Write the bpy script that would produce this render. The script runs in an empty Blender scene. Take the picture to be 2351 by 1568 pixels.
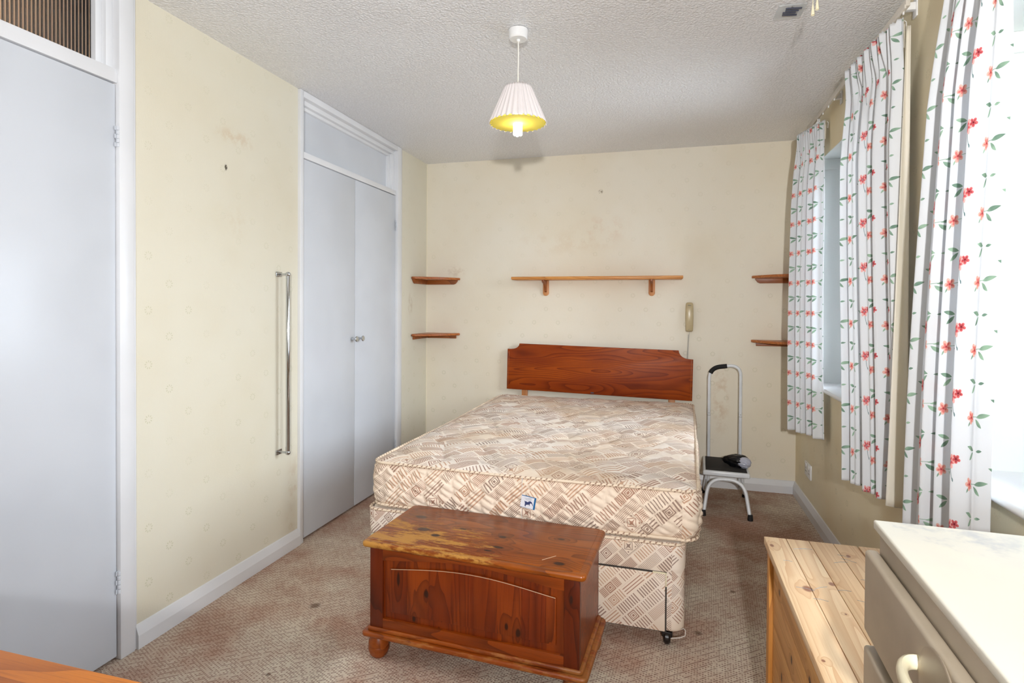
import bpy, bmesh, math, random
import numpy as np
from mathutils import Vector, Matrix
sc = bpy.context.scene
PI = math.pi
R = math.radians
random.seed(4)

# ------------------------------------------------------------ room dimensions (metres)
XL, XR, YF, YB, H = -1.834, 0.821, -1.75, 4.117, 2.34

# ------------------------------------------------------------ camera
def make_camera():
    yaw, pitch, roll, f, py, h = 0.26933945, 0.01260141, 0.00604085, 1301.76389, 716.817374, 1.24102
    fw = Vector((-math.sin(yaw) * math.cos(pitch), math.cos(yaw) * math.cos(pitch), -math.sin(pitch)))
    r = Vector((math.cos(yaw), math.sin(yaw), 0))
    u = r.cross(fw)
    r2 = r * math.cos(roll) + u * math.sin(roll)
    u2 = -r * math.sin(roll) + u * math.cos(roll)
    m = Matrix((r2, u2, -fw)).transposed().to_4x4()
    m.translation = (0, 0, h)
    cam = bpy.data.cameras.new('camera')
    cam.sensor_width = 36
    cam.lens = 36 * f / 2351
    cam.shift_y = -(784 - py) / 2351
    cam.clip_start = 0.02
    o = bpy.data.objects.new('camera', cam)
    o.matrix_world = m
    sc.collection.objects.link(o)
    sc.camera = o
make_camera()

# ------------------------------------------------------------ world, lights, exposure
sc.view_settings.view_transform = 'Standard'
sc.view_settings.look = 'None'
sc.view_settings.gamma = 1
sc.view_settings.use_curve_mapping = False
sc.view_settings.exposure = 0.22
sc.cycles.use_denoising = True
sc.cycles.max_bounces = 7
sc.cycles.diffuse_bounces = 4
sc.cycles.glossy_bounces = 3
sc.cycles.transmission_bounces = 5
sc.cycles.use_adaptive_sampling = True
sc.cycles.adaptive_threshold = 0.06
sc.cycles.adaptive_min_samples = 16
sc.cycles.sample_clamp_indirect = 6.0
sc.cycles.caustics_refractive = False
sc.cycles.caustics_reflective = False

SKY = 21.0
w = bpy.data.worlds.new('overcast_sky')
sc.world = w
w.use_nodes = True
bgn = w.node_tree.nodes['Background']
tcw = w.node_tree.nodes.new('ShaderNodeTexCoord')
sxw = w.node_tree.nodes.new('ShaderNodeSeparateXYZ')
crw = w.node_tree.nodes.new('ShaderNodeValToRGB')
w.node_tree.links.new(tcw.outputs['Generated'], sxw.inputs[0])
w.node_tree.links.new(sxw.outputs['Z'], crw.inputs[0])
crw.color_ramp.elements[0].position = 0.0
crw.color_ramp.elements[0].color = (0.39, 0.42, 0.48, 1)
crw.color_ramp.elements[1].position = 0.12
crw.color_ramp.elements[1].color = (0.78, 0.84, 0.96, 1)
w.node_tree.links.new(crw.outputs[0], bgn.inputs['Color'])
bgn.inputs['Strength'].default_value = SKY

def lamp(name, kind, loc, power, col=(1, 1, 1), size=0.1, rot=None, **kw):
    l = bpy.data.lights.new(name, kind)
    l.energy = power
    l.color = col
    if kind == 'POINT':
        l.shadow_soft_size = size
    o = bpy.data.objects.new(name, l)
    o.location = loc
    if rot: o.rotation_euler = rot
    for k, v in kw.items(): setattr(l, k, v)
    sc.collection.objects.link(o)
    return o
# the photographer's flash gun, on a stand just behind the camera
fl_ = lamp('camera_flash', 'SPOT', (0.155, -0.60, 1.44), 235, (0.95, 0.945, 0.95), rot=(R(99), 0, R(15)), spot_size=R(106), spot_blend=0.8, shadow_soft_size=0.035)
# sky portals in the two window openings
W1 = (2.46, 3.55, 0.80, 2.073)     # y0 y1 z0 z1
W2 = (0.98, 1.93, 0.765, 2.02)
for nm, (y0, y1, z0, z1) in (('portal_far', W1), ('portal_near', W2)):
    l = lamp(nm, 'AREA', (XR + 0.22, (y0 + y1) / 2, (z0 + z1) / 2), 1, rot=(0, R(90), 0))
    l.data.shape = 'RECTANGLE'
    l.data.size = z1 - z0
    l.data.size_y = y1 - y0
    l.data.cycles.is_portal = True

# ------------------------------------------------------------ node helper
def lin(c):
    if isinstance(c, str):
        c = tuple(int(c[i:i + 2], 16) / 255 for i in (0, 2, 4))
        c = tuple(v / 12.92 if v <= 0.04045 else ((v + 0.055) / 1.055) ** 2.4 for v in c)
    return tuple(c[:3]) + (1,)

class S:
    """a socket in a node tree, with arithmetic"""
    def __init__(s, g, k): s.g = g; s.k = k
    def _b(s, op, o, rev=False):
        return s.g.m(op, o, s) if rev else s.g.m(op, s, o)
    def __add__(s, o): return s._b('ADD', o)
    def __radd__(s, o): return s._b('ADD', o, True)
    def __sub__(s, o): return s._b('SUBTRACT', o)
    def __rsub__(s, o): return s._b('SUBTRACT', o, True)
    def __mul__(s, o): return s._b('MULTIPLY', o)
    def __rmul__(s, o): return s._b('MULTIPLY', o, True)
    def __truediv__(s, o): return s._b('DIVIDE', o)
    def __lt__(s, o): return s._b('LESS_THAN', o)
    def __gt__(s, o): return s._b('GREATER_THAN', o)
    def __neg__(s): return s * -1

class G:
    def __init__(s, name):
        s.mat = bpy.data.materials.new(name)
        s.mat.use_nodes = True
        s.t = s.mat.node_tree
        s.b = s.t.nodes['Principled BSDF']
        s.o = s.t.nodes['Material Output']
    def link(s, v, inp):
        if isinstance(v, S): s.t.links.new(v.k, inp)
        elif isinstance(v, (tuple, list)):
            inp.default_value = tuple(v)[:len(inp.default_value)] if len(v) >= len(inp.default_value) else tuple(v) + (1,)
        else: inp.default_value = v
    def n(s, t): return s.t.nodes.new(t)
    def m(s, op, a, b=None, c=None):
        n = s.n('ShaderNodeMath'); n.operation = op
        for i, v in enumerate((a, b, c)):
            if v is not None: s.link(v, n.inputs[i])
        return S(s, n.outputs[0])
    def abs(s, a): return s.m('ABSOLUTE', a)
    def fract(s, a): return s.m('FRACT', a)
    def floor(s, a): return s.m('FLOOR', a)
    def sin(s, a): return s.m('SINE', a)
    def cos(s, a): return s.m('COSINE', a)
    def max(s, a, b): return s.m('MAXIMUM', a, b)
    def min(s, a, b): return s.m('MINIMUM', a, b)
    def xyz(s, x=0.0, y=0.0, z=0.0):
        n = s.n('ShaderNodeCombineXYZ')
        for i, v in enumerate((x, y, z)): s.link(v, n.inputs[i])
        return S(s, n.outputs[0])
    def obj(s):
        tc = s.n('ShaderNodeTexCoord'); sp = s.n('ShaderNodeSeparateXYZ')
        s.t.links.new(tc.outputs['Object'], sp.inputs[0])
        return [S(s, sp.outputs[i]) for i in range(3)]
    def uv(s):
        tc = s.n('ShaderNodeTexCoord'); sp = s.n('ShaderNodeSeparateXYZ')
        s.t.links.new(tc.outputs['UV'], sp.inputs[0])
        return [S(s, sp.outputs[i]) for i in range(2)]
    def noise(s, vec, scale=1.0, detail=2.0, rough=0.5, dist=0.0, col=False):
        n = s.n('ShaderNodeTexNoise'); s.link(vec, n.inputs['Vector'])
        n.inputs['Scale'].default_value = scale; n.inputs['Detail'].default_value = detail
        n.inputs['Roughness'].default_value = rough; n.inputs['Distortion'].default_value = dist
        return S(s, n.outputs['Color' if col else 'Fac'])
    def vor(s, vec, scale=1.0, feat='F1'):
        n = s.n('ShaderNodeTexVoronoi'); n.feature = feat; s.link(vec, n.inputs['Vector'])
        n.inputs['Scale'].default_value = scale
        return S(s, n.outputs['Distance'])
    def white(s, vec):
        n = s.n('ShaderNodeTexWhiteNoise'); n.noise_dimensions = '3D'; s.link(vec, n.inputs['Vector'])
        sp = s.n('ShaderNodeSeparateColor'); s.t.links.new(n.outputs['Color'], sp.inputs[0])
        return [S(s, sp.outputs[i]) for i in range(3)]
    def ss(s, a, lo, hi, o0=0.0, o1=1.0):
        n = s.n('ShaderNodeMapRange'); n.interpolation_type = 'SMOOTHSTEP'
        for i, v in enumerate((a, lo, hi, o0, o1)): s.link(v, n.inputs[i])
        return S(s, n.outputs[0])
    def mix(s, f, a, b):
        n = s.n('ShaderNodeMix'); n.data_type = 'RGBA'
        s.link(f, n.inputs[0])
        s.link(lin(a) if not isinstance(a, S) else a, n.inputs[6]); s.link(lin(b) if not isinstance(b, S) else b, n.inputs[7])
        return S(s, n.outputs[2])
    def fin(s, col=None, rough=None, metal=None, height=None, bstr=0.3, bdist=0.01, spec=None, coat=None, **kw):
        b = s.b
        if col is not None: s.link(col if isinstance(col, S) else lin(col), b.inputs['Base Color'])
        if rough is not None: s.link(rough, b.inputs['Roughness'])
        if metal is not None: b.inputs['Metallic'].default_value = metal
        if spec is not None: b.inputs['Specular IOR Level'].default_value = spec
        if coat is not None: b.inputs['Coat Weight'].default_value = coat; b.inputs['Coat Roughness'].default_value = 0.12
        if height is not None:
            n = s.n('ShaderNodeBump'); n.inputs['Strength'].default_value = bstr; n.inputs['Distance'].default_value = bdist
            s.link(height, n.inputs['Height']); s.t.links.new(n.outputs[0], b.inputs['Normal'])
        return s.mat

# ------------------------------------------------------------ materials
def paint(name, c, rough=0.35, tex=0.15, spec=0.5):
    g = G(name); x, y, z = g.obj(); v = g.xyz(x, y, z)
    n = g.noise(v, 3.0, 2)
    col = g.mix(g.ss(n, 0.35, 0.7), c, tuple(q * 0.94 for q in lin(c)[:3]))
    return g.fin(col, rough, height=g.noise(v, 140, 0) if tex >= 0.2 else None, bstr=tex, bdist=0.001, spec=spec)

def mat_wallpaper(name, axis, c='DCD7C6', c2='D7CFB9', marks=()):
    g = G(name); x, y, z = g.obj(); u = y if axis == 'y' else x; v = z
    vec = g.xyz(x, y, z)
    # woven vertical slubs
    slub = g.noise(g.xyz(u * 420, v * 26, 0.0), 1.0, 1)
    fine = g.noise(vec, 260, 0)
    # flower rings on a diamond lattice of 0.18 x 0.20
    def ring(du, dv):
        a = (g.fract(u / 0.18 + du) - 0.5) * 0.18
        b = (g.fract(v / 0.20 + dv) - 0.5) * 0.20
        r = g.m('SQRT', a * a + b * b)
        th = g.m('ARCTAN2', b, a)
        band = g.m('SUBTRACT', 1.0, g.ss(g.abs(r - 0.0125), 0.002, 0.0050))
        pet = g.ss(g.sin(th * 9.0), -0.2, 0.5)
        return band * pet
    fl = g.max(ring(0.36, 0.43), ring(0.86, 0.93))
    # broken raised threads
    pass # (tu < 0.07) * g.ss(g.noise(g.xyz(g.floor(u / 0.034) * 7.3, v * 9.0, 1.0), 1.0, 1), 0.5, 0.56)
    big = g.noise(vec, 1.3, 3, 0.6)
    col = g.mix(g.ss(big, 0.35, 0.75), c, c2)
    col = g.mix(slub * 0.12, col, 'DDD4B4')
    patchy = g.ss(g.noise(vec, 2.2, 2), 0.38, 0.62)
    col = g.mix(fl * (0.05 + patchy * 0.36 * g.ss(v, 2.0, 0.6, 0.35, 1.0)), col, 'A9A775')
    # scuffs
    for (mu, mv, ru, rv, st, mc) in marks:
        a = (u - mu) / ru; b = (v - mv) / rv
        d = g.m('SQRT', a * a + b * b)
        k = g.m('SUBTRACT', 1.0, g.ss(d, 0.2, 1.0)) * g.ss(g.noise(vec, 0.9 / min(ru, rv), 4, 0.7), 0.42, 0.62)
        col = g.mix(k * st, col, mc)
    h = slub * 0.35 + fine * 0.3 + fl * 0.9
    return g.fin(col, 0.62, height=h, bstr=0.35, bdist=0.0016, spec=0.35)

M = {}
M['wp_left'] = mat_wallpaper('cream_wallpaper_left', 'y', marks=[
    (2.08, 1.965, 0.16, 0.05, 0.3, 'C09A6A'), (2.023, 1.823, 0.012, 0.02, 1.3, '4A4030'), (2.1, 1.6, 0.10, 0.1, 0.2, 'C5A679'),
    (2.49, 0.25, 0.10, 0.30, 0.28, 'B98F64'), (3.83, 1.25, 0.05, 0.12, 0.35, '9C8058')])
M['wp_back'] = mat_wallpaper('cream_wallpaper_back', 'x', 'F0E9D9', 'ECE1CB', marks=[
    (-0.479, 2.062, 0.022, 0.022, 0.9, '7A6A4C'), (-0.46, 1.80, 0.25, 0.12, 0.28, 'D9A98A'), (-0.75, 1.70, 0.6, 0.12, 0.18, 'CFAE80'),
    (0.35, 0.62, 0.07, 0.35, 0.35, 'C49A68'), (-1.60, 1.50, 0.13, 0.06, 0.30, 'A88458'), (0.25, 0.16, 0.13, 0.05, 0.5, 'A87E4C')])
M['wp_right'] = mat_wallpaper('cream_wallpaper_right', 'y', 'F3E9CC', 'EEDDB6')

def mat_ceiling():
    g = G('stippled_ceiling'); x, y, z = g.obj(); v = g.xyz(x, y, z)
    n1 = g.vor(v, 95, 'F1'); n2 = g.noise(v, 240, 1, 0.6)
    big = g.noise(v, 1.2, 2)
    col = g.mix(g.ss(n1, 0.1, 0.6), 'F5F5F6', 'E8E8E9')
    col = g.mix(g.ss(big, 0.4, 0.8, 0.0, 0.35), col, 'DEDCD8')
    return g.fin(col, 0.33, height=(1.0 - n1) + n2 * 0.8, bstr=0.75, bdist=0.004, spec=0.6)
M['ceiling'] = mat_ceiling()
M['gloss_white'] = paint('white_gloss_paint', 'CFD3D9', 0.28, 0.12)
M['trim_white'] = paint('white_trim_paint', 'E2E3E5', 0.32, 0.15)
M['sill_white'] = paint('white_sill_paint', 'F0F1F2', 0.25, 0.1)
M['reveal'] = paint('pale_reveal_paint', 'E9EDE8', 0.5, 0.3)
M['ivory'] = paint('cream_wardrobe_paint', 'EFEBDD', 0.35, 0.2)
M['seam'] = paint('corner_seam_filler', 'F2EAD2', 0.6, 0.2)
M['hall'] = paint('hall_brown_panel', '7A4028', 0.5, 0.2)
M['dark_gap'] = paint('shadow_gap_paint', '3A342F', 0.8, 0.1)

def mat_carpet():
    g = G('beige_twill_carpet'); x, y, z = g.obj(); v = g.xyz(x, y, z)
    wob = g.noise(v, 9, 2)
    a = x * 0.79 + y * 0.61 + wob * 0.006; b = y * 0.79 - x * 0.61 + wob * 0.006
    row = g.floor(b / 0.0085)
    c = g.fract(a / 0.0120 + row * 0.37)
    r = g.fract(b / 0.0085)
    dash = g.ss(g.abs(c - 0.5), 0.16, 0.30, 1.0, 0.0) * g.ss(g.abs(r - 0.5), 0.14, 0.40, 1.0, 0.0)
    hv = g.white(g.xyz(row, g.floor(a / 0.0120 + row * 0.37), 0.0))
    dash = dash * g.ss(hv[0], 0.05, 0.5)
    line = g.ss(g.abs(g.fract(b / 0.0255) - 0.5), 0.05, 0.16, 1.0, 0.0) * g.ss(g.noise(g.xyz(a * 60, b * 8, 0.0), 1, 1), 0.40, 0.55)
    pat = g.max(dash, line * 0.75)
    n1 = g.noise(v, 1.7, 5, 0.65); n2 = g.noise(v, 5.0, 4, 0.7); n3 = g.noise(v, 330, 2)
    base = g.mix(g.ss(n1, 0.40, 0.64), 'E2D6C2', 'BE9883')
    base = g.mix(g.ss(n2, 0.52, 0.75, 0.0, 0.5), base, 'A98572')
    # shade painted into the pile close to the walls and along the bed's side
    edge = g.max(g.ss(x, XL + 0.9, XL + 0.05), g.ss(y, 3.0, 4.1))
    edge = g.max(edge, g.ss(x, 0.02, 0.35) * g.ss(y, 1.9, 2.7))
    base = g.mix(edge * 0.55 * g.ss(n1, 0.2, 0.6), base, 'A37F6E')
    for (sx, sy, rr) in ((-1.05, 1.93, 0.02), (-1.39, 2.02, 0.03), (0.28, 2.62, 0.016), (-0.6, 1.47, 0.02), (-1.28, 1.60, 0.012), (0.12, 2.25, 0.02)):
        p = x - sx; q = y - sy
        base = g.mix(g.ss(g.m('SQRT', p * p + q * q), rr * 0.3, rr, 0.75, 0.0), base, '5D4636')
    base = g.mix(g.ss(n3, 0.45, 0.8, 0.0, 0.35), base, 'E4DCCB')
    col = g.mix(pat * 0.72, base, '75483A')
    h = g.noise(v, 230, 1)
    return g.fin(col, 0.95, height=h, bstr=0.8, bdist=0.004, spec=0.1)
M['carpet'] = mat_carpet()

def mat_wood(name, cols, grain='x', K=34, along=0.9, across=6.0, rough=0.35, fibre=0.35, knots=(), plank=None, wear=None, coat=None, seed=0.0, spec=0.5, knotcol='2A1208'):
    """cols: light, mid, dark.  grain: axis of the fibres.  knots: (axis pair positions in object space)"""
    g = G(name); x, y, z = g.obj(); P = {'x': x, 'y': y, 'z': z}
    v = g.xyz(x, y, z)
    oth = [k for k in 'xyz' if k != grain]
    sh = 0.0
    if plank:
        ax, wd, off = plank
        pid = g.floor((P[ax] + off) / wd)
        hw = g.white(g.xyz(pid, 3.7 + seed, 0.0))
        sh = hw[0] * 13.0
    kn = None; sw = None
    for k in knots:                # k = (axisA, a, axisB, b, ra, rb)
        A, a, B, b, ra, rb = k
        p = (P[A] - a) / ra; q = (P[B] - b) / rb
        d = g.m('SQRT', p * p + q * q)
        one = g.ss(d, 0.55, 1.05, 1.0, 0.0)
        far = g.ss(d, 0.8, 4.0, 1.0, 0.0)
        kn = one if kn is None else g.max(kn, one); sw = far if sw is None else g.max(sw, far)
    pv = g.xyz(P[grain] * along + sh, P[oth[0]] * across + seed, P[oth[1]] * across + sh)
    n = g.noise(pv, 1.0, 1.5, 0.45)
    if sw is not None: n = n + sw * 0.09
    rings = g.fract(n * K)
    rings = g.m('POWER', g.m('SUBTRACT', 1.0, rings), 2.5)
    fb = g.noise(g.xyz(P[grain] * 12.0 + sh, P[oth[0]] * 420.0, P[oth[1]] * 420.0), 1.0, 3, 0.6)
    big = g.noise(g.xyz(P[grain] * 1.6 + sh, P[oth[0]] * 7.0, P[oth[1]] * 7.0 + seed), 1.0, 2)
    col = g.mix(g.ss(big, 0.3, 0.7), cols[0], cols[1])
    col = g.mix(rings * 0.7, col, cols[2])
    col = g.mix(g.ss(fb, 0.45, 0.75, 0.0, fibre), col, cols[2])
    if plank:
        col = g.mix(hw[1] * 0.30, col, cols[1])
    if sw is not None:
        col = g.mix(sw * 0.35, col, cols[2]); col = g.mix(kn * 0.92, col, knotcol)
    rg = rough
    if wear:
        (A, a0, a1, B, b0, b1, wc, st) = wear
        mk = g.ss(P[A], a0, a1) * g.ss(P[B], b0, b1)
        wn = g.noise(g.xyz(P[grain] * 7.0, P[oth[0]] * 26.0, P[oth[1]] * 26.0), 1.0, 6, 0.75)
        wm = g.ss(wn + mk * 0.16, 0.56, 0.68) * g.ss(mk, 0.02, 0.35)
        wm = g.max(wm * st, g.ss(g.noise(g.xyz(P[grain] * 30.0, P[oth[0]] * 90.0, P[oth[1]] * 90.0), 1.0, 4, 0.7), 0.66, 0.74) * 0.5 * st)
        if kn is not None: wm = wm * (1.0 - kn)
        col = g.mix(wm, col, wc); rg = wm * 0.25 + rough
    h = fb * 0.5 + rings * 0.4
    return g.fin(col, rg, height=h, bstr=0.18, bdist=0.0015, coat=coat, spec=spec)

M['teak_head'] = mat_wood('headboard_teak', ('A84C0A', '8E3806', '5C1A02'), 'x', K=22, along=1.1, across=5.5, rough=0.42, spec=0.22, seed=3.1, fibre=0.3)
M['teak_edge'] = mat_wood('headboard_edge', ('B0601F', 'A04D12', '7A3208'), 'x', K=10, rough=0.35)
M['shelf_pine'] = mat_wood('shelf_antique_pine', ('DB9A50', 'CF873C', 'A9652A'), 'x', K=14, along=1.4, across=9, rough=0.38)
M['bracket_pine'] = mat_wood('bracket_pine', ('D29158', 'C5834A', 'A5632F'), 'z', K=8, along=1.4, across=9, rough=0.42)
M['corner_top'] = mat_wood('corner_shelf_wood', ('BF7334', 'A95B22', '7E3C12'), 'x', K=16, along=1.2, across=9, rough=0.38, seed=1.3)
M['corner_batten'] = mat_wood('corner_batten_wood', ('A8612A', '935020', '6B3512'), 'x', K=8, rough=0.4, seed=5.3)
M['desk'] = mat_wood('orange_teak', ('CE7A1C', 'B4610E', '8A4208'), 'x', K=16, along=0.7, across=9, rough=0.4, fibre=0.5)
CH_ = ('97460F', '7C3208', '401402')
M['chest_front'] = mat_wood('chest_front_pine', ('96420A', '6E2504', '3C1002'), 'z', K=12, along=1.0, across=11, rough=0.36, coat=0.08, seed=2.0,
    plank=('x', 0.082, 0.31), knots=[('x', -0.262, 'z', 0.295, 0.007, 0.030), ('x', -0.155, 'z', 0.262, 0.010, 0.016), ('x', -0.205, 'z', 0.165, 0.007, 0.014),
    ('x', 0.132, 'z', 0.205, 0.007, 0.014), ('x', 0.172, 'z', 0.192, 0.010, 0.017)], spec=0.4)
M['chest_frame'] = mat_wood('chest_frame_pine', ('96440B', '823606', '4E1A03'), 'x', K=14, along=1.2, across=8, rough=0.36, coat=0.08, seed=7.0, spec=0.4)
M['chest_stile'] = mat_wood('chest_stile_pine', ('6C2706', '561C04', '300B02'), 'z', K=14, along=1.2, across=8, rough=0.36, coat=0.08, seed=9.0, spec=0.4,
    knots=[('x', 0.345, 'z', 0.33, 0.006, 0.016)])
M['chest_mould'] = mat_wood('chest_moulding_pine', ('9E4E12', '883A08', '5E2304'), 'x', K=10, along=1.2, across=8, rough=0.35, seed=4.0,
    wear=('x', -0.6, 0.5, 'z', -1.0, 0.0, 'B98040', 0.45))
M['chest_lid'] = mat_wood('chest_lid_pine', ('A0540E', '843C06', '481A03'), 'x', K=18, along=1.2, across=7, rough=0.34, coat=0.12, seed=11.0,
    plank=('y', 0.095, 0.19), wear=('x', 0.25, -0.30, 'y', 0.16, -0.14, 'C08A3C', 0.85), spec=0.4,
    knots=[('x', -0.235, 'y', -0.03, 0.030, 0.020), ('x', -0.30, 'y', 0.075, 0.030, 0.016), ('x', -0.17, 'y', -0.065, 0.022, 0.014), ('x', 0.075, 'y', -0.085, 0.024, 0.010),
           ('x', 0.06, 'y', 0.0, 0.017, 0.012), ('x', -0.10, 'y', 0.02, 0.018, 0.008), ('x', 0.298, 'y', -0.135, 0.022, 0.014), ('x', 0.05, 'y', -0.12, 0.016, 0.007), ('x', 0.26, 'y', 0.05, 0.016, 0.008)])
M['raw_pine'] = mat_wood('raw_pine_top', ('EBCFA8', 'E0BC90', 'C59468'), 'y', K=13, along=0.35, across=17, rough=0.5, seed=6.0, fibre=0.25, knotcol='8A5A44',
    plank=('x', 0.1, 0.262), knots=[('x', -0.124, 'y', 0.043, 0.013, 0.017), ('x', -0.066, 'y', 0.082, 0.008, 0.011), ('x', 0.015, 'y', 0.255, 0.006, 0.010), ('x', -0.161, 'y', 0.271, 0.006, 0.011),
           ('x', -0.073, 'y', -0.051, 0.003, 0.004), ('x', -0.158, 'y', -0.234, 0.004, 0.005)])
M['raw_pine_side'] = mat_wood('raw_pine_side', ('DDA868', 'CF9552', 'AE7236'), 'y', K=12, along=0.35, across=15, rough=0.5, seed=16.0, knotcol='3E2010',
    plank=('z', 0.095, 0.0), knots=[('y', 0.20, 'z', 0.52, 0.010, 0.010), ('y', 0.05, 'z', 0.44, 0.010, 0.012), ('y', 0.16, 'z', 0.33, 0.010, 0.014), ('y', -0.12, 'z', 0.50, 0.012, 0.012), ('y', -0.20, 'z', 0.38, 0.014, 0.016)])
M['raw_pine_post'] = mat_wood('raw_pine_post', ('D99A4C', 'CB873A', 'A4642A'), 'z', K=10, along=1.0, across=7, rough=0.5, seed=19.0)

# printed ticking of the mattress and the divan base ------------------------------------------
def mat_ticking(name, bend=0.0, stain=0.0, base_c='EFDEC8', quilt=False, scale=1.0):
    g = G(name); u, v = g.uv(); u = u / scale; v = v / scale
    x, y, z = g.obj(); vec = g.xyz(x, y, z)
    if bend:
        u0 = u; u = u + g.sin(v * 30.0 + g.sin(u0 * 13.0)) * bend; v = v + g.sin(u0 * 34.0) * bend
    a = (u + v) * 0.7071; b = (u - v) * 0.7071
    row = g.floor(b / 0.036)
    hr = g.white(g.xyz(row, 0.5, 0.0))
    ca = a / 0.085 + hr[0] * 3.0
    colm = g.floor(ca)
    h1 = g.white(g.xyz(colm, row, 2.0)); h2 = g.white(g.xyz(colm, row, 9.0))
    s = a + (b - a) * (h1[0] > 0.5)
    pit = 0.0046 + (h1[1] > 0.45) * 0.0044
    duty = 0.30 + h2[0] * 0.22
    st = g.fract(s / pit) < duty
    on = h1[2] > 0.10
    la = (g.fract(ca) - 0.5) * 0.085; lb = (g.fract(b / 0.036) - 0.5) * 0.036
    inset = (g.abs(lb) < 0.0155) * (g.abs(la) < 0.039)
    st = st * on * inset
    # cells with nested squares
    sq = g.max(g.abs(la), g.abs(lb))
    nest = (g.abs(sq - 0.0125) < 0.0016) + (g.abs(sq - 0.0075) < 0.0011) + (sq < 0.0035)
    isn = h2[1] > 0.84
    st = st * (1.0 - isn * (sq < 0.017)) + nest * isn
    # upright framed square with dots, sparse
    U = g.fract(u / 0.31 + 0.2) * 0.31 - 0.155; V = g.fract(v / 0.27 + 0.35) * 0.27 - 0.135
    q = g.max(g.abs(U), g.abs(V)); dm = g.abs(U) + g.abs(V)
    box = (g.abs(q - 0.012) < 0.0010) + (g.abs(U * U - V * V * 0.8) < 0.00002) * (q < 0.009)
    box = box + (g.abs(dm - 0.030) < 0.0009) * 0.7
    dx = g.abs(U); dy = g.abs(V)
    box = box + ((g.abs(dx - 0.022) + dy) < 0.003) + ((g.abs(dy - 0.020) + dx) < 0.003)
    clear = dm < 0.031
    st = g.min(st * (1.0 - clear) + box, 1.0)
    c0 = g.mix(h2[2], '9C5E42', '7A5E54'); c0 = g.mix(h1[1] > 0.75, c0, 'B98A6A')
    basec = g.mix(g.ss(g.noise(vec, 4, 3), 0.35, 0.7), base_c, 'EBD9C4')
    basec = g.mix((h2[0] > 0.8) * inset * 0.35, basec, 'D3B9A2')
    col = g.mix(st * 0.78, basec, c0)
    if stain:
        sn = g.ss(g.noise(vec, 3.1, 5, 0.65), 0.47, 0.72) * stain
        col = g.mix(sn, col, 'B99876')
    return g.fin(col, 0.85, spec=0.15)
M['tick_top'] = mat_ticking('ticking_top', bend=0.010, stain=0.40, base_c='F1E6DA', scale=1.5)
M['tick_side'] = mat_ticking('ticking_side', bend=0.003, stain=0.10, base_c='F1E0CC', scale=1.3)
M['tick_base'] = mat_ticking('ticking_base', bend=0.0, stain=0.06, base_c='F3E6D8', scale=1.15)
def mat_piping():
    g = G('piping_cord'); u, v = g.uv(); x, y, z = g.obj()
    t = g.fract(u / 0.021 + v * 0.7)
    n = g.noise(g.xyz(x, y, z), 14, 2)
    col = g.mix((t < 0.3) * g.ss(n, 0.35, 0.55) * 0.8, 'E9D6BE', '8A6450')
    return g.fin(col, 0.8, spec=0.15)
M['piping'] = mat_piping()

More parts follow.
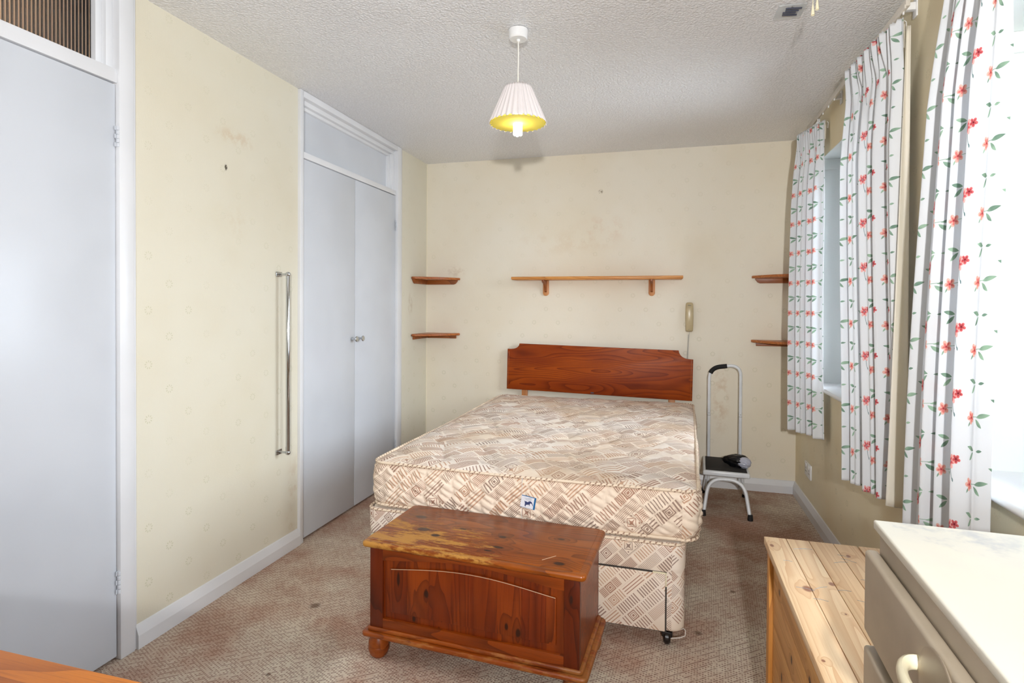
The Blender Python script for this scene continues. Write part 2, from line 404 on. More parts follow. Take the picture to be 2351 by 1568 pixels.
# floral curtain cotton ------------------------------------------------------------------------
def mat_curtain():
    g = G('floral_curtain_cotton'); u, v = g.uv(); x, y, z = g.obj(); vec = g.xyz(x, y, z)
    TW, TH = 0.176, 0.168
    wn = g.noise(g.xyz(u, v, 0.0), 22, 2)
    tint = g.noise(g.xyz(u, v, 3.0), 130, 2)
    col = 'EDEFF1'
    def cell(cu, cv):
        return (g.fract(u / TW - cu / TW + 0.5) - 0.5) * TW, (g.fract(v / TH - cv / TH + 0.5) - 0.5) * TH
    def leaf(U, V, cx, cy, ang, L, W):
        c, s_ = math.cos(R(ang)), math.sin(R(ang))
        p = (U - cx) * (c / L) + (V - cy) * (s_ / L); q = (V - cy) * (c / W) - (U - cx) * (s_ / W)
        return (g.abs(q) + p * p) < 1.0
    def stem(U, V, cx, y0, y1, cur, wd=0.0009):
        t = (V - y0) / (y1 - y0)
        off = U - cx - t * t * cur
        return (g.abs(off) < wd) * (t > 0.0) * (t < 1.0)
    def flower(U, V, cx, cy, rad, n, ph):
        a = U - cx; b = V - cy; r = g.m('SQRT', a * a + b * b); th = g.m('ARCTAN2', b, a)
        lobe = g.abs(g.cos(th * (n / 2.0) + ph)) * 0.42 + 0.58
        return r / lobe / rad, r / rad, th
    green = None; red = None
    # sprig: two leaves, a stalk and a pink bloom to the right
    U, V = cell(0.050, 0.050)
    for a in ((-0.024, 0.008, 165, 0.020, 0.0058), (-0.012, -0.012, 220, 0.016, 0.0054), (0.036, -0.016, 300, 0.009, 0.0024)):
        k = leaf(U, V, *a); green = k if green is None else g.max(green, k)
    k = (g.abs(V - 0.004 + U * 0.10) < 0.0008) * (U > -0.022) * (U < 0.020); green = g.max(green, k)
    f1, r1, t1 = flower(U, V, 0.027, 0.000, 0.0175, 5, 0.4)
    # bare leaf pair half way up
    U2, V2 = cell(0.058, 0.134)
    for a in ((0.014, 0.007, 10, 0.019, 0.0056), (0.010, -0.012, -42, 0.017, 0.0052), (-0.026, 0.004, 170, 0.010, 0.0036)):
        green = g.max(green, leaf(U2, V2, *a))
    # red cluster with drooping stalk
    U3, V3 = cell(0.138, 0.095)
    f2, r2, t2 = flower(U3, V3, 0.004, 0.004, 0.021, 6, 0.0)
    f3, r3, t3 = flower(U3, V3, -0.018, 0.012, 0.012, 5, 0.9)
    stalk = g.max(stem(U3, V3, 0.000, -0.012, -0.044, -0.008, 0.0012), leaf(U3, V3, -0.0085, -0.043, 75, 0.006, 0.0024))
    green = g.max(green, leaf(U3, V3, 0.034, 0.002, 20, 0.012, 0.004))
    gcol = g.mix(g.ss(wn, 0.35, 0.65), '98BD9D', '558568')
    col = g.mix(green * 0.85, col, gcol)
    col = g.mix(stalk * 0.9, col, '5E7F80')
    def bloom(col, f, r, t, pale, deep, core):
        ring = g.ss(f, 0.98, 1.02, 1.0, 0.0)
        body = g.mix(g.ss(r + g.sin(t * 5.0) * 0.20 + (tint - 0.5) * 0.9, 0.30, 0.72), deep, pale)
        col = g.mix(ring * 0.92, col, body)
        return g.mix(g.ss(r, 0.10, 0.22, 1.0, 0.0) * 0.9, col, core)
    col = bloom(col, f1, r1, t1, 'F4BEAE', 'E0706A', 'A53540')
    col = bloom(col, f2, r2, t2, 'F6BDB6', 'DA4A54', '9AA0A6')
    col = bloom(col, f3, r3, t3, 'E5696A', 'B31E30', '6E1420')
    wv = G.fin(g, col, 0.85, spec=0.12)
    tr = g.n('ShaderNodeBsdfTranslucent'); g.link(col, tr.inputs['Color'])
    mx = g.n('ShaderNodeMixShader'); mx.inputs[0].default_value = 0.22
    g.t.links.new(g.b.outputs[0], mx.inputs[1]); g.t.links.new(tr.outputs[0], mx.inputs[2])
    g.t.links.new(mx.outputs[0], g.o.inputs['Surface'])
    return wv
M['curtain'] = mat_curtain()
def translucent(name, c, f=0.4, rough=0.7):
    g = G(name); g.fin(c, rough, spec=0.2)
    tr = g.n('ShaderNodeBsdfTranslucent'); g.link(lin(c), tr.inputs['Color'])
    mx = g.n('ShaderNodeMixShader'); mx.inputs[0].default_value = f
    g.t.links.new(g.b.outputs[0], mx.inputs[1]); g.t.links.new(tr.outputs[0], mx.inputs[2])
    g.t.links.new(mx.outputs[0], g.o.inputs['Surface'])
    return g.mat
M['lining'] = translucent('curtain_lining_cotton', 'FBF6EA', 0.35)
M['shade_out'] = translucent('shade_outer_pleats', 'F3ECEA', 0.12)
M['shade_lamplit'] = translucent('shade_lamplight_yellow', 'FDF070', 0.12)  # white shade's inside, the yellow of the lamplight painted in

def plain(name, c, rough=0.4, metal=0.0, spec=0.5, **kw):
    g = G(name); x, y, z = g.obj(); n = g.noise(g.xyz(x, y, z), 25, 3)
    cc = lin(c)[:3]
    return g.fin(g.mix(g.ss(n, 0.3, 0.7), cc, tuple(q * 0.93 for q in cc)), rough, metal, spec=spec, **kw)
M['chrome'] = plain('polished_chrome', 'C9CCCE', 0.10, 1.0)
M['steel'] = plain('dull_steel', 'A9A8A4', 0.35, 1.0)
M['enamel'] = plain('white_enamel', 'E8ECF0', 0.25)
M['rubber'] = plain('black_rubber', '17171A', 0.6)
M['foam'] = plain('black_foam_grip', '101012', 0.75)
M['tread'] = plain('black_ribbed_tread', '2A2826', 0.8)
M['plastic_white'] = plain('white_plastic', 'F1F1F0', 0.3)
M['plastic_cream'] = plain('cream_plastic', 'EFE6C6', 0.3)
M['phone'] = plain('beige_phone_plastic', 'C3B28C', 0.28)
M['phone_dark'] = plain('dark_print', '44485A', 0.5)
M['cord_grey'] = plain('grey_phone_cord', 'A9A9A6', 0.5)
M['flex'] = plain('white_flex', 'EDEAE2', 0.4)
M['castor'] = plain('dark_castor_plastic', '1C1512', 0.35)
M['bag'] = plain('black_carrier_bag', '0B0E12', 0.28)
M['bag_clear'] = plain('clear_wrapped_paper', 'BFC2D2', 0.25)
M['label_white'] = plain('label_cloth', 'E8EAF0', 0.6)
M['label_blue'] = plain('label_blue_edge', '1668A0', 0.5)
M['label_ink'] = plain('label_navy_ink', '34406E', 0.6)
M['label_text'] = plain('label_grey_ink', '9EA3AE', 0.6)
M['thread'] = plain('loose_white_thread', 'DDD6CE', 0.7)
M['track'] = plain('curtain_track_plastic', 'D9D2C6', 0.45)
M['cream_shaded'] = plain('cream_lacquer_shaded', 'B4A691', 0.4)  # cream drawer fronts and carcass, their shade put into the colour
M['pencil'] = plain('blue_grey_pencil', '8B96A0', 0.6)
M['scratch'] = plain('pale_scratch', 'C9A98A', 0.6)
def mat_cabtop():
    g = G('cream_lacquer_top'); x, y, z = g.obj(); v = g.xyz(x, y, z)
    n = g.noise(v, 5, 4, 0.6)
    col = g.mix(g.ss(n, 0.35, 0.7), 'F1EDDC', 'E9E6DA')
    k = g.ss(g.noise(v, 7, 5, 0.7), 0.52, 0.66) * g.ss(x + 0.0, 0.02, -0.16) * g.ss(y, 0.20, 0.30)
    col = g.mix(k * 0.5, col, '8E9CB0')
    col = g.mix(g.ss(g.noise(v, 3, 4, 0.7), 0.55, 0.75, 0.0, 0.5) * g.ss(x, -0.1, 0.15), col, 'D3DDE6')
    return g.fin(col, 0.35, spec=0.5)
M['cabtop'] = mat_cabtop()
def mat_glass(name, reeded=False, tint='FFFFFF'):
    g = G(name)
    if reeded:
        x, y, z = g.obj()
        h = g.sin(y * (2 * PI / 0.012))
        g.fin(tint, 0.16, height=h, bstr=0.6, bdist=0.004)
        g.b.inputs['Transmission Weight'].default_value = 1.0
        g.b.inputs['IOR'].default_value = 1.45
    else:
        tr = g.n('ShaderNodeBsdfTransparent'); gl = g.n('ShaderNodeBsdfGlossy'); gl.inputs['Roughness'].default_value = 0.03
        tr.inputs['Color'].default_value = (0.96, 0.98, 0.97, 1)
        fr = g.n('ShaderNodeFresnel'); mx = g.n('ShaderNodeMixShader')
        g.t.links.new(fr.outputs[0], mx.inputs[0]); g.t.links.new(tr.outputs[0], mx.inputs[1]); g.t.links.new(gl.outputs[0], mx.inputs[2])
        g.t.links.new(mx.outputs[0], g.o.inputs['Surface'])
    return g.mat
M['glass'] = mat_glass('window_glass')
M['reeded'] = mat_glass('reeded_glass', True, 'EAF0EE')
def mat_acrylic():
    g = G('clear_acrylic'); g.fin('E9ECEC', 0.1)
    tr = g.n('ShaderNodeBsdfTransparent'); mx = g.n('ShaderNodeMixShader'); mx.inputs[0].default_value = 0.6
    g.t.links.new(g.b.outputs[0], mx.inputs[1]); g.t.links.new(tr.outputs[0], mx.inputs[2]); g.t.links.new(mx.outputs[0], g.o.inputs['Surface'])
    return g.mat
M['acrylic'] = mat_acrylic()
def mat_emit(name, c, st):
    g = G(name); g.b.inputs['Base Color'].default_value = lin(c)
    g.b.inputs['Emission Color'].default_value = lin(c); g.b.inputs['Emission Strength'].default_value = st
    return g.mat
M['bulb'] = mat_emit('lit_bulb', 'FFF4E0', 15.0)

# ------------------------------------------------------------ geometry helpers
def link(o, parent=None):
    sc.collection.objects.link(o)
    if parent: o.parent = parent
    return o
def thing(name, label, cat, loc=(0, 0, 0), rz=0.0, group=None):
    o = bpy.data.objects.new(name, None); o.empty_display_size = 0.1
    o.location = loc; o.rotation_euler = (0, 0, rz)
    o['label'] = label; o['category'] = cat
    if group: o['group'] = group
    return link(o)
def tag(o, label, cat, group=None):
    o['label'] = label; o['category'] = cat
    if group: o['group'] = group
    return o

class B:
    """collects shapes into one mesh"""
    def __init__(s): s.bm = bmesh.new(); s.uvl = None
    def _merge(s, b2):
        me = bpy.data.meshes.new('tmp'); b2.to_mesh(me); b2.free(); s.bm.from_mesh(me); bpy.data.meshes.remove(me)
        return s
    def box(s, x0, x1, y0, y1, z0, z1, bev=0.0, seg=2, rot=None, org=None):
        b = bmesh.new(); bmesh.ops.create_cube(b, size=1)
        for v in b.verts:
            v.co = Vector(((x0 + x1) / 2 + v.co.x * (x1 - x0), (y0 + y1) / 2 + v.co.y * (y1 - y0), (z0 + z1) / 2 + v.co.z * (z1 - z0)))
        if bev: bmesh.ops.bevel(b, geom=list(b.edges), offset=bev, segments=seg, profile=0.5, affect='EDGES')
        if rot is not None:
            bmesh.ops.rotate(b, verts=b.verts, cent=org or (0, 0, 0), matrix=rot)
        return s._merge(b)
    def prism(s, pts, axis, a0, a1, bev=0.0, seg=2):
        """pts: 2-D outline in the other two axes (order x,y,z without the axis)"""
        b = bmesh.new()
        def P(p, a):
            return {'x': (a, p[0], p[1]), 'y': (p[0], a, p[1]), 'z': (p[0], p[1], a)}[axis]
        lo = [b.verts.new(P(p, a0)) for p in pts]; hi = [b.verts.new(P(p, a1)) for p in pts]
        n = len(pts)
        f0 = b.faces.new(lo[::-1]); f1 = b.faces.new(hi)
        for i in range(n): b.faces.new((lo[i], lo[(i + 1) % n], hi[(i + 1) % n], hi[i]))
        bmesh.ops.recalc_face_normals(b, faces=b.faces)
        if bev:
            ed = list(f0.edges) + list(f1.edges)
            bmesh.ops.bevel(b, geom=ed, offset=bev, segments=seg, profile=0.5, affect='EDGES')
        return s._merge(b)
    def lathe(s, prof, c=(0, 0, 0), n=32, axis='z'):
        """prof: (radius, height) from bottom to top, closed at ends when radius 0"""
        b = bmesh.new(); rings = []
        def P(r, h, t):
            p = (r * math.cos(t), r * math.sin(t), h)
            if axis == 'x': p = (p[2], p[0], p[1])
            if axis == 'y': p = (p[0], p[2], p[1])
            return (c[0] + p[0], c[1] + p[1], c[2] + p[2])
        for (r, h) in prof:
            if r < 1e-6: rings.append([b.verts.new(P(0, h, 0))])
            else: rings.append([b.verts.new(P(r, h, 2 * PI * i / n)) for i in range(n)])
        for A, C in zip(rings, rings[1:]):
            for i in range(n):
                j = (i + 1) % n
                if len(A) == 1 and len(C) == 1: continue
                if len(A) == 1: b.faces.new((A[0], C[j], C[i]))
                elif len(C) == 1: b.faces.new((A[i], A[j], C[0]))
                else: b.faces.new((A[i], A[j], C[j], C[i]))
        for rr in (rings[0], rings[-1]):
            if len(rr) > 1: b.faces.new(rr)
        bmesh.ops.recalc_face_normals(b, faces=b.faces)
        return s._merge(b)
    def tube(s, pts, r, n=14, closed=False, cap=True):
        V, F, _ = tube_arrays(pts, r, n, closed, cap)
        b = bmesh.new(); vs = [b.verts.new(v) for v in V]
        for f in F: b.faces.new([vs[i] for i in f])
        bmesh.ops.recalc_face_normals(b, faces=b.faces)
        return s._merge(b)
    def ball(s, c, r, sc3=(1, 1, 1), u=20, v=14):
        b = bmesh.new(); bmesh.ops.create_uvsphere(b, u_segments=u, v_segments=v, radius=r)
        for q in b.verts: q.co = Vector((c[0] + q.co.x * sc3[0], c[1] + q.co.y * sc3[1], c[2] + q.co.z * sc3[2]))
        return s._merge(b)
    def xf(s, mtx):
        bmesh.ops.transform(s.bm, matrix=mtx, verts=s.bm.verts); return s
    def obj(s, name, mat, parent=None, smooth=35, loc=None):
        me = bpy.data.meshes.new(name); s.bm.to_mesh(me); s.bm.free()
        me.materials.append(M[mat] if isinstance(mat, str) else mat)
        if smooth:
            me.polygons.foreach_set('use_smooth', [True] * len(me.polygons))
            me.set_sharp_from_angle(angle=R(smooth))
        o = bpy.data.objects.new(name, me)
        if loc: o.location = loc
        return link(o, parent)

def pieces(b, name, mat, parent=None, smooth=35):
    """one object for every separate piece collected in b"""
    bm = b.bm; seen = set(); out = []
    bm.verts.ensure_lookup_table()
    for v0 in bm.verts:
        if v0 in seen: continue
        st = [v0]; isl = set([v0])
        while st:
            v = st.pop()
            for e in v.link_edges:
                o = e.other_vert(v)
                if o not in isl: isl.add(o); st.append(o)
        seen |= isl
        nb = B(); idx = {}
        for v in isl: idx[v] = nb.bm.verts.new(v.co)
        for f in set(f for v in isl for f in v.link_faces): nb.bm.faces.new([idx[v] for v in f.verts])
        out.append(nb.obj(name, mat, parent, smooth))
    bm.free()
    return out

def tube_arrays(pts, r, n=14, closed=False, cap=True):
    P = [Vector(p) for p in pts]; N = len(P)
    V = []; F = []; prev = None; L = [0.0]
    for i in range(1, N): L.append(L[-1] + (P[i] - P[i - 1]).length)
    for i in range(N):
        a = P[(i - 1) % N] if (closed or i > 0) else P[i]; c = P[(i + 1) % N] if (closed or i < N - 1) else P[i]
        t = (c - a).normalized()
        if prev is None:
            up = Vector((0, 0, 1)) if abs(t.z) < 0.9 else Vector((1, 0, 0))
            e1 = t.cross(up).normalized()
        else:
            e1 = (prev - t * prev.dot(t)).normalized()
        prev = e1; e2 = t.cross(e1)
        rr = r(i / (N - 1)) if callable(r) else r
        for k in range(n):
            th = 2 * PI * k / n
            V.append(P[i] + (e1 * math.cos(th) + e2 * math.sin(th)) * rr)
    for i in range(N if closed else N - 1):
        for k in range(n):
            a = i * n + k; b = i * n + (k + 1) % n; j = (i + 1) % N
            F.append((a, b, j * n + (k + 1) % n, j * n + k))
    if cap and not closed:
        F.append(tuple(range(n))[::-1]); F.append(tuple((N - 1) * n + k for k in range(n)))
    return V, F, L

def grid_obj(name, V, mat, parent=None, U=None, close_u=False, solid=0.0, loc=None):
    """V: array (rows, cols, 3); U: array (rows, cols, 2)"""
    nr, nc = V.shape[:2]
    nf = []
    cc = nc if close_u else nc - 1
    I = np.arange(nr * nc).reshape(nr, nc)
    A = I[:-1, :cc]; Bq = np.roll(I, -1, 1)[:-1, :cc]; C = np.roll(I, -1, 1)[1:, :cc]; D = I[1:, :cc]
    Fq = np.stack([A, Bq, C, D], -1).reshape(-1, 4)
    me = bpy.data.meshes.new(name)
    me.vertices.add(nr * nc); me.vertices.foreach_set('co', V.reshape(-1).astype(np.float32))
    nfc = len(Fq)
    me.loops.add(nfc * 4); me.loops.foreach_set('vertex_index', Fq.reshape(-1).astype(np.int32))
    me.polygons.add(nfc)
    me.polygons.foreach_set('loop_start', np.arange(0, nfc * 4, 4, dtype=np.int32))
    me.polygons.foreach_set('loop_total', np.full(nfc, 4, dtype=np.int32))
    me.update(); me.validate()
    if U is not None:
        uv = me.uv_layers.new(name='UVMap')
        Uf = U.reshape(-1, 2)[Fq.reshape(-1)]
        if close_u:   # last column wraps: keep u growing
            per = U[0, -1, 0] + (U[0, -1, 0] - U[0, -2, 0])
            Uf = Uf.reshape(-1, 4, 2).copy()
            wrap = (Uf[:, 1, 0] < Uf[:, 0, 0] - 0.01)
            Uf[wrap, 1, 0] = per; Uf[wrap, 2, 0] = per
            Uf = Uf.reshape(-1, 2)
        uv.data.foreach_set('uv', Uf.reshape(-1).astype(np.float32))
    me.polygons.foreach_set('use_smooth', [True] * nfc)
    me.materials.append(M[mat])
    o = bpy.data.objects.new(name, me)
    if loc is not None: o.location = loc
    if solid:
        md = o.modifiers.new('thickness', 'SOLIDIFY'); md.thickness = solid; md.offset = 0
    return link(o, parent)

def structure(o): o['kind'] = 'structure'; return o

# ------------------------------------------------------------ the room shell
structure(B().box(XL - 1.3, XR + 0.3, YF - 0.1, YB + 0.1, -0.1, 0.0).obj('floor', 'carpet', smooth=0))
structure(B().box(XL - 1.3, XR + 0.3, YF - 0.1, YB + 0.1, H, H + 0.1).obj('ceiling', 'ceiling', smooth=0))
structure(B().box(XL - 1.3, XR + 0.3, YB, YB + 0.1, 0, H).obj('wall_back', 'wp_back', smooth=0))
structure(B().box(XL - 1.3, XR + 0.3, YF - 0.1, YF, 0, H).obj('wall_front', 'wp_back', smooth=0))
D1 = (0.70, 1.587)     # door frame outside edges
D2 = (2.511, 3.657)    # fitted cupboard
wl = B()
wl.box(XL - 0.1, XL, YF, D1[0], 0, H); wl.box(XL - 0.1, XL, D1[1], D2[0], 0, H); wl.box(XL - 0.1, XL, D2[1], YB, 0, H)
structure(wl.obj('wall_left', 'wp_left', smooth=0))
# the hall beyond the door's glass, and the cupboard's carcass
structure(B().box(XL - 1.2, XL - 1.12, YF, YB, 0, H).obj('wall_hall', 'hall', smooth=0))
cb = B(); cb.box(XL - 0.62, XL - 0.6, D2[0] - .05, D2[1] + .05, 0, H); cb.box(XL - 0.6, XL - 0.1, D2[0] - .04, D2[0] - .02, 0, H); cb.box(XL - 0.6, XL - 0.1, D2[1] + .02, D2[1] + .04, 0, H)
structure(cb.obj('wall_cupboard', 'trim_white', smooth=0))
lamp('hall_fill', 'POINT', (XL - 0.75, 1.0, 1.9), 14.0, (1.0, 0.62, 0.36), 0.05)  # unseen warm light, added to brighten what shows through the glass

TW_ = 0.24
wr = B()
wr.box(XR, XR + TW_, YF, YB, 0, W2[2]);
wr.box(XR, XR + TW_, W2[1], YB, W2[2], W1[2])
wr.box(XR, XR + TW_, YF, YB, W1[3], H)
wr.box(XR, XR + TW_, YF, W1[0], W2[3], W1[3])
wr.box(XR, XR + TW_, YF, W2[0], W2[2], W2[3]); wr.box(XR, XR + TW_, W2[1], W1[0], W1[2], W2[3]); wr.box(XR, XR + TW_, W1[1], YB, W1[2], W1[3])
structure(wr.obj('wall_right', 'wp_right', smooth=0))

def window(n, ww):
    y0, y1, z0, z1 = ww
    xo = XR + 0.155
    # painted lining of the reveal
    lin_ = B(); t = 0.004
    lin_.box(XR + 0.001, xo, y1 - t, y1, z0, z1 - t); lin_.box(XR + 0.001, xo, y0, y0 + t, z0, z1 - t); lin_.box(XR + 0.001, xo, y0, y1, z1 - t, z1)
    lin_.box(XR + 0.001, xo, y1 - t - 0.012, y1 - t, z1 - 0.062, z1 - t, 0.002)
    f = structure(B().box(xo, xo + 0.05, y0 + .001, y1 - .001, z0 + .001, z0 + 0.06).obj('window_%d' % n, 'trim_white', smooth=0))
    lin_.obj('reveal_lining', 'reveal', f, smooth=0)
    fr = B(); ym = (y0 + y1) / 2
    fr.box(xo, xo + 0.05, y0 + .001, y1 - .001, z1 - 0.06, z1 - .001)
    for a, b in ((y0 + .001, y0 + .06), (y1 - .06, y1 - .001), (ym - .03, ym + .03)): fr.box(xo, xo + 0.05, a, b, z0 + 0.06, z1 - 0.06)
    fr.obj('window_frame', 'trim_white', f, smooth=0)
    for a, b in ((y0 + .06, ym - .03), (ym + .03, y1 - .06)):
        cs = B()
        for q in ((a, a + .035, z0 + .06, z1 - .06), (b - .035, b, z0 + .06, z1 - .06), (a + .035, b - .035, z0 + .06, z0 + .095), (a + .035, b - .035, z1 - .095, z1 - .06)):
            cs.box(xo + .008, xo + .045, *q, 0.003)
        c = cs.obj('casement', 'trim_white', f)
        B().box(xo + .024, xo + .028, a + .035, b - .035, z0 + .095, z1 - .095).obj('pane', 'glass', c, smooth=0)
    s = B(); pts = [(xo, z0), (xo, z0 - .022), (XR - .030, z0 - .022), (XR - .036, z0 - .018), (XR - .038, z0 - .011), (XR - .036, z0 - .004), (XR - .030, z0)]
    s.prism([(p[0], p[1] + .012) for p in pts], 'y', y0 + 0.001, y1 - 0.001)
    s.obj('window_sill', 'sill_white', f, smooth=60)
    return f
window(1, W1); window(2, W2)
# the sills run on past the openings a little in front of the wall
def skirt(name, p0, p1, nrm, mt='trim_white'):
    """skirting board from p0 to p1, nrm points into the room"""
    prof = [(0, 0), (0.018, 0), (0.018, 0.048), (0.006, 0.082), (0, 0.084)]
    d = (Vector(p1) - Vector(p0)); L = d.length; d.normalize(); nv = Vector(nrm)
    b = bmesh.new(); rows = []
    for s_ in (0, L):
        rows.append([b.verts.new(Vector((p0[0], p0[1], 0)) + d.to_3d() * s_ + nv.to_3d() * q[0] + Vector((0, 0, q[1]))) for q in prof])
    n = len(prof)
    for i in range(n): b.faces.new((rows[0][i], rows[0][(i + 1) % n], rows[1][(i + 1) % n], rows[1][i]))
    b.faces.new(rows[0]); b.faces.new(rows[1])
    bmesh.ops.recalc_face_normals(b, faces=b.faces)
    x = B(); x._merge(b)
    return structure(x.obj(name, mt, smooth=0))
skirt('baseboard_left', (XL, D1[1]), (XL, D2[0]), (1, 0))
skirt('baseboard_corner', (XL, D2[1]), (XL, YB), (1, 0))
skirt('baseboard_back', (XL, YB), (XR, YB), (0, -1))
skirt('baseboard_right', (XR, YF), (XR, YB), (-1, 0))
structure(B().box(XL, XL + .004, YB - .004, YB, .084, H).obj('trim_1', 'seam', smooth=0))

def hinge(y, z0, z1, parent, x=XL, side=1):
    b = B(); n = 5; h = (z1 - z0) / n
    for i in range(n):
        b.lathe([(0, i * h + .0008), (0.0048, i * h + .0008), (0.0052, i * h + .002), (0.0052, (i + 1) * h - .002), (0.0048, (i + 1) * h - .0008), (0, (i + 1) * h - .0008)], (x + .006, y, z0), 12)
        w0 = (-.004, .009) if i % 2 else (-.009, .004)
        b.box(x + .0005, x + .003, y + w0[0], y + w0[1], z0 + i * h, z0 + (i + 1) * h)
    return b.obj('hinge', 'gloss_white', parent)

# door_1, with its frame and the reeded glass over it
dr = structure(B().box(XL - 0.042, XL - .002, 0.765, 1.521, 0.012, 1.990, 0.003).obj('door_1', 'gloss_white'))
for a, b in ((0.232, 0.311), (1.776, 1.847)): hinge(1.523, a, b, dr)
B().lathe([(0, 0), (.024, 0), (.024, .006), (.011, .010), (.010, .035), (.022, .042), (.026, .052), (.022, .060), (0, .062)], (XL, 0.82, 1.0), 24, 'x').obj('door_knob', 'chrome', dr)
fr = B()
fr.box(XL - .1, XL + .012, 1.524, 1.580, 0, H, 0.003)
fr.box(XL + .0005, XL + .006, 1.580, 1.590, 0, H, 0.001)
fr.box(XL - .1, XL + .012, D1[0], 0.762, 0, H, 0.003)
fr.box(XL - .1, XL + .004, 0.762, 1.524, 1.994, 2.042, 0.003)
fr.box(XL - .1, XL + .012, 0.762, 1.524, 2.30, H, 0.003)
structure(fr.obj('trim_2', 'trim_white'))
st = B()
for (a, b, c, d, xx) in ((1.500, 1.524, 2.042, 2.30, -.018), (1.478, 1.500, 2.042, 2.30, -.036), (.762, .786, 2.042, 2.30, -.018), (.786, 1.500, 2.28, 2.30, -.018)):
    st.box(XL - .1, XL + xx, a, b, c, d, 0.002)
tr_ = structure(st.obj('window_3', 'trim_white'))
B().box(XL - .062, XL - .056, .786, 1.478, 2.042, 2.28).obj('reeded_pane', 'reeded', tr_, smooth=0)

# ------------------------------------------------------------ fitted cupboard
cup = thing('fitted_cupboard', 'tall white fitted cupboard with two doors and a top panel in the left wall', 'cupboard', (XL, 3.084, 0))
def cx(b): return b.xf(Matrix.Translation((-XL, -3.084, 0)))
f = B()
f.box(XL - .1, XL + .016, 2.511, 2.540, 0, H - .001, .003); f.box(XL - .1, XL + .016, 3.592, 3.657, 0, H - .001, .003)
f.box(XL - .1, XL + .016, 2.540, 3.592, 2.305, H - .001, .003)
f.box(XL - .1, XL + .004, 2.540, 3.592, 1.998, 2.030, .002)
f.box(XL - .1, XL - .012, 2.540, 3.592, 2.280, 2.305, .002); f.box(XL - .1, XL - .032, 2.540, 3.592, 2.262, 2.280, .002)
f.box(XL - .1, XL - .012, 3.562, 3.592, 2.030, 2.280, .002); f.box(XL - .1, XL - .032, 3.540, 3.562, 2.030, 2.262, .002)
f.box(XL - .1, XL - .032, 2.540, 2.556, 2.030, 2.262, .002)
cx(f).obj('frame', 'trim_white', cup)
cx(B().box(XL - .07, XL - .05, 2.556, 3.540, 2.030, 2.262)).obj('top_panel', 'gloss_white', cup, smooth=0)
for (a, b, ky, hy, hz) in ((2.5425, 3.0615, 3.030, 2.5415, ((.274 - .04, .274 + .04), (1.776, 1.846))), (3.0655, 3.5895, 3.102, 3.5900, ((.225, .297), (1.756, 1.826)))):
    d = cx(B().box(XL - .020, XL - .001, a, b, 0.012, 1.994, .002)).obj('door', 'gloss_white', cup)
    k = B().lathe([(0, 0), (.009, 0), (.009, .006), (.0065, .012), (.0075, .024), (.016, .030), (.017, .034), (.014, .037), (0, .037)], (-.001, ky - 3.084, 1.032), 24, 'x')
    k.obj('door_knob', 'chrome', d)
    for z0, z1 in hz:
        hg = hinge(hy, z0, z1, d); hg.data.transform(Matrix.Translation((-XL, -3.084, 0)))
cx(B().box(XL - .022, XL - .012, 3.0616, 3.0654, .012, 1.994)).obj('door_stop', 'trim_white', cup, smooth=0)

# ------------------------------------------------------------ grab rail
gr = thing('grab_rail', 'long vertical chrome grab rail on the left wall beside the cupboard', 'grab rail', (XL, 2.365, 0.51))
B().lathe([(0, 0.0), (.006, .001), (.0095, .008), (.0095, .872), (.006, .880), (0, .881)], (.052, 0, 0), 20).obj('rail', 'chrome', gr)
for z in (0.006, .874):
    b = B(); b.box(.0005, .006, -.024, .018, z - .012, z + .012, .002); b.tube([(.004, 0, z), (.052, 0, z)], .0052, 12); b.ball((.052, 0, z), .0125)
    b.obj('bracket', 'chrome', gr)

# ------------------------------------------------------------ shelves
sh = thing('wall_shelf', 'long narrow pine shelf on two brackets above the headboard', 'shelf', (-0.505, YB, 1.425))
b = B(); L = .598
b.box(-L, L, -.155, -.0005, .003, .021, .004, 3)
b.box(-L + .006, L - .006, -.150, -.004, -.001, .004, .001)
b.obj('board', 'shelf_pine', sh)
for xx in (-.370, .390):
    bp = B()
    n = 10; pts = [(-.022, -.002)] + [(-.022 * math.cos(PI * i / n), -.092 - .022 * math.sin(PI * i / n)) for i in range(n + 1)] + [(.022, -.002)]
    bp.prism([(xx + p[0], p[1]) for p in pts], 'y', -.013, -.0005, .0015)
    o = bp.obj('bracket', 'bracket_pine', sh)
    a = B(); arm = [(-.013, -.001), (-.120, -.001), (-.120, -.012), (-.100, -.020), (-.070, -.026), (-.045, -.040), (-.033, -.060), (-.027, -.080), (-.013, -.088)]
    a.prism(arm, 'x', xx - .008, xx + .008, .001)
    a.obj('bracket_arm', 'corner_batten', o)

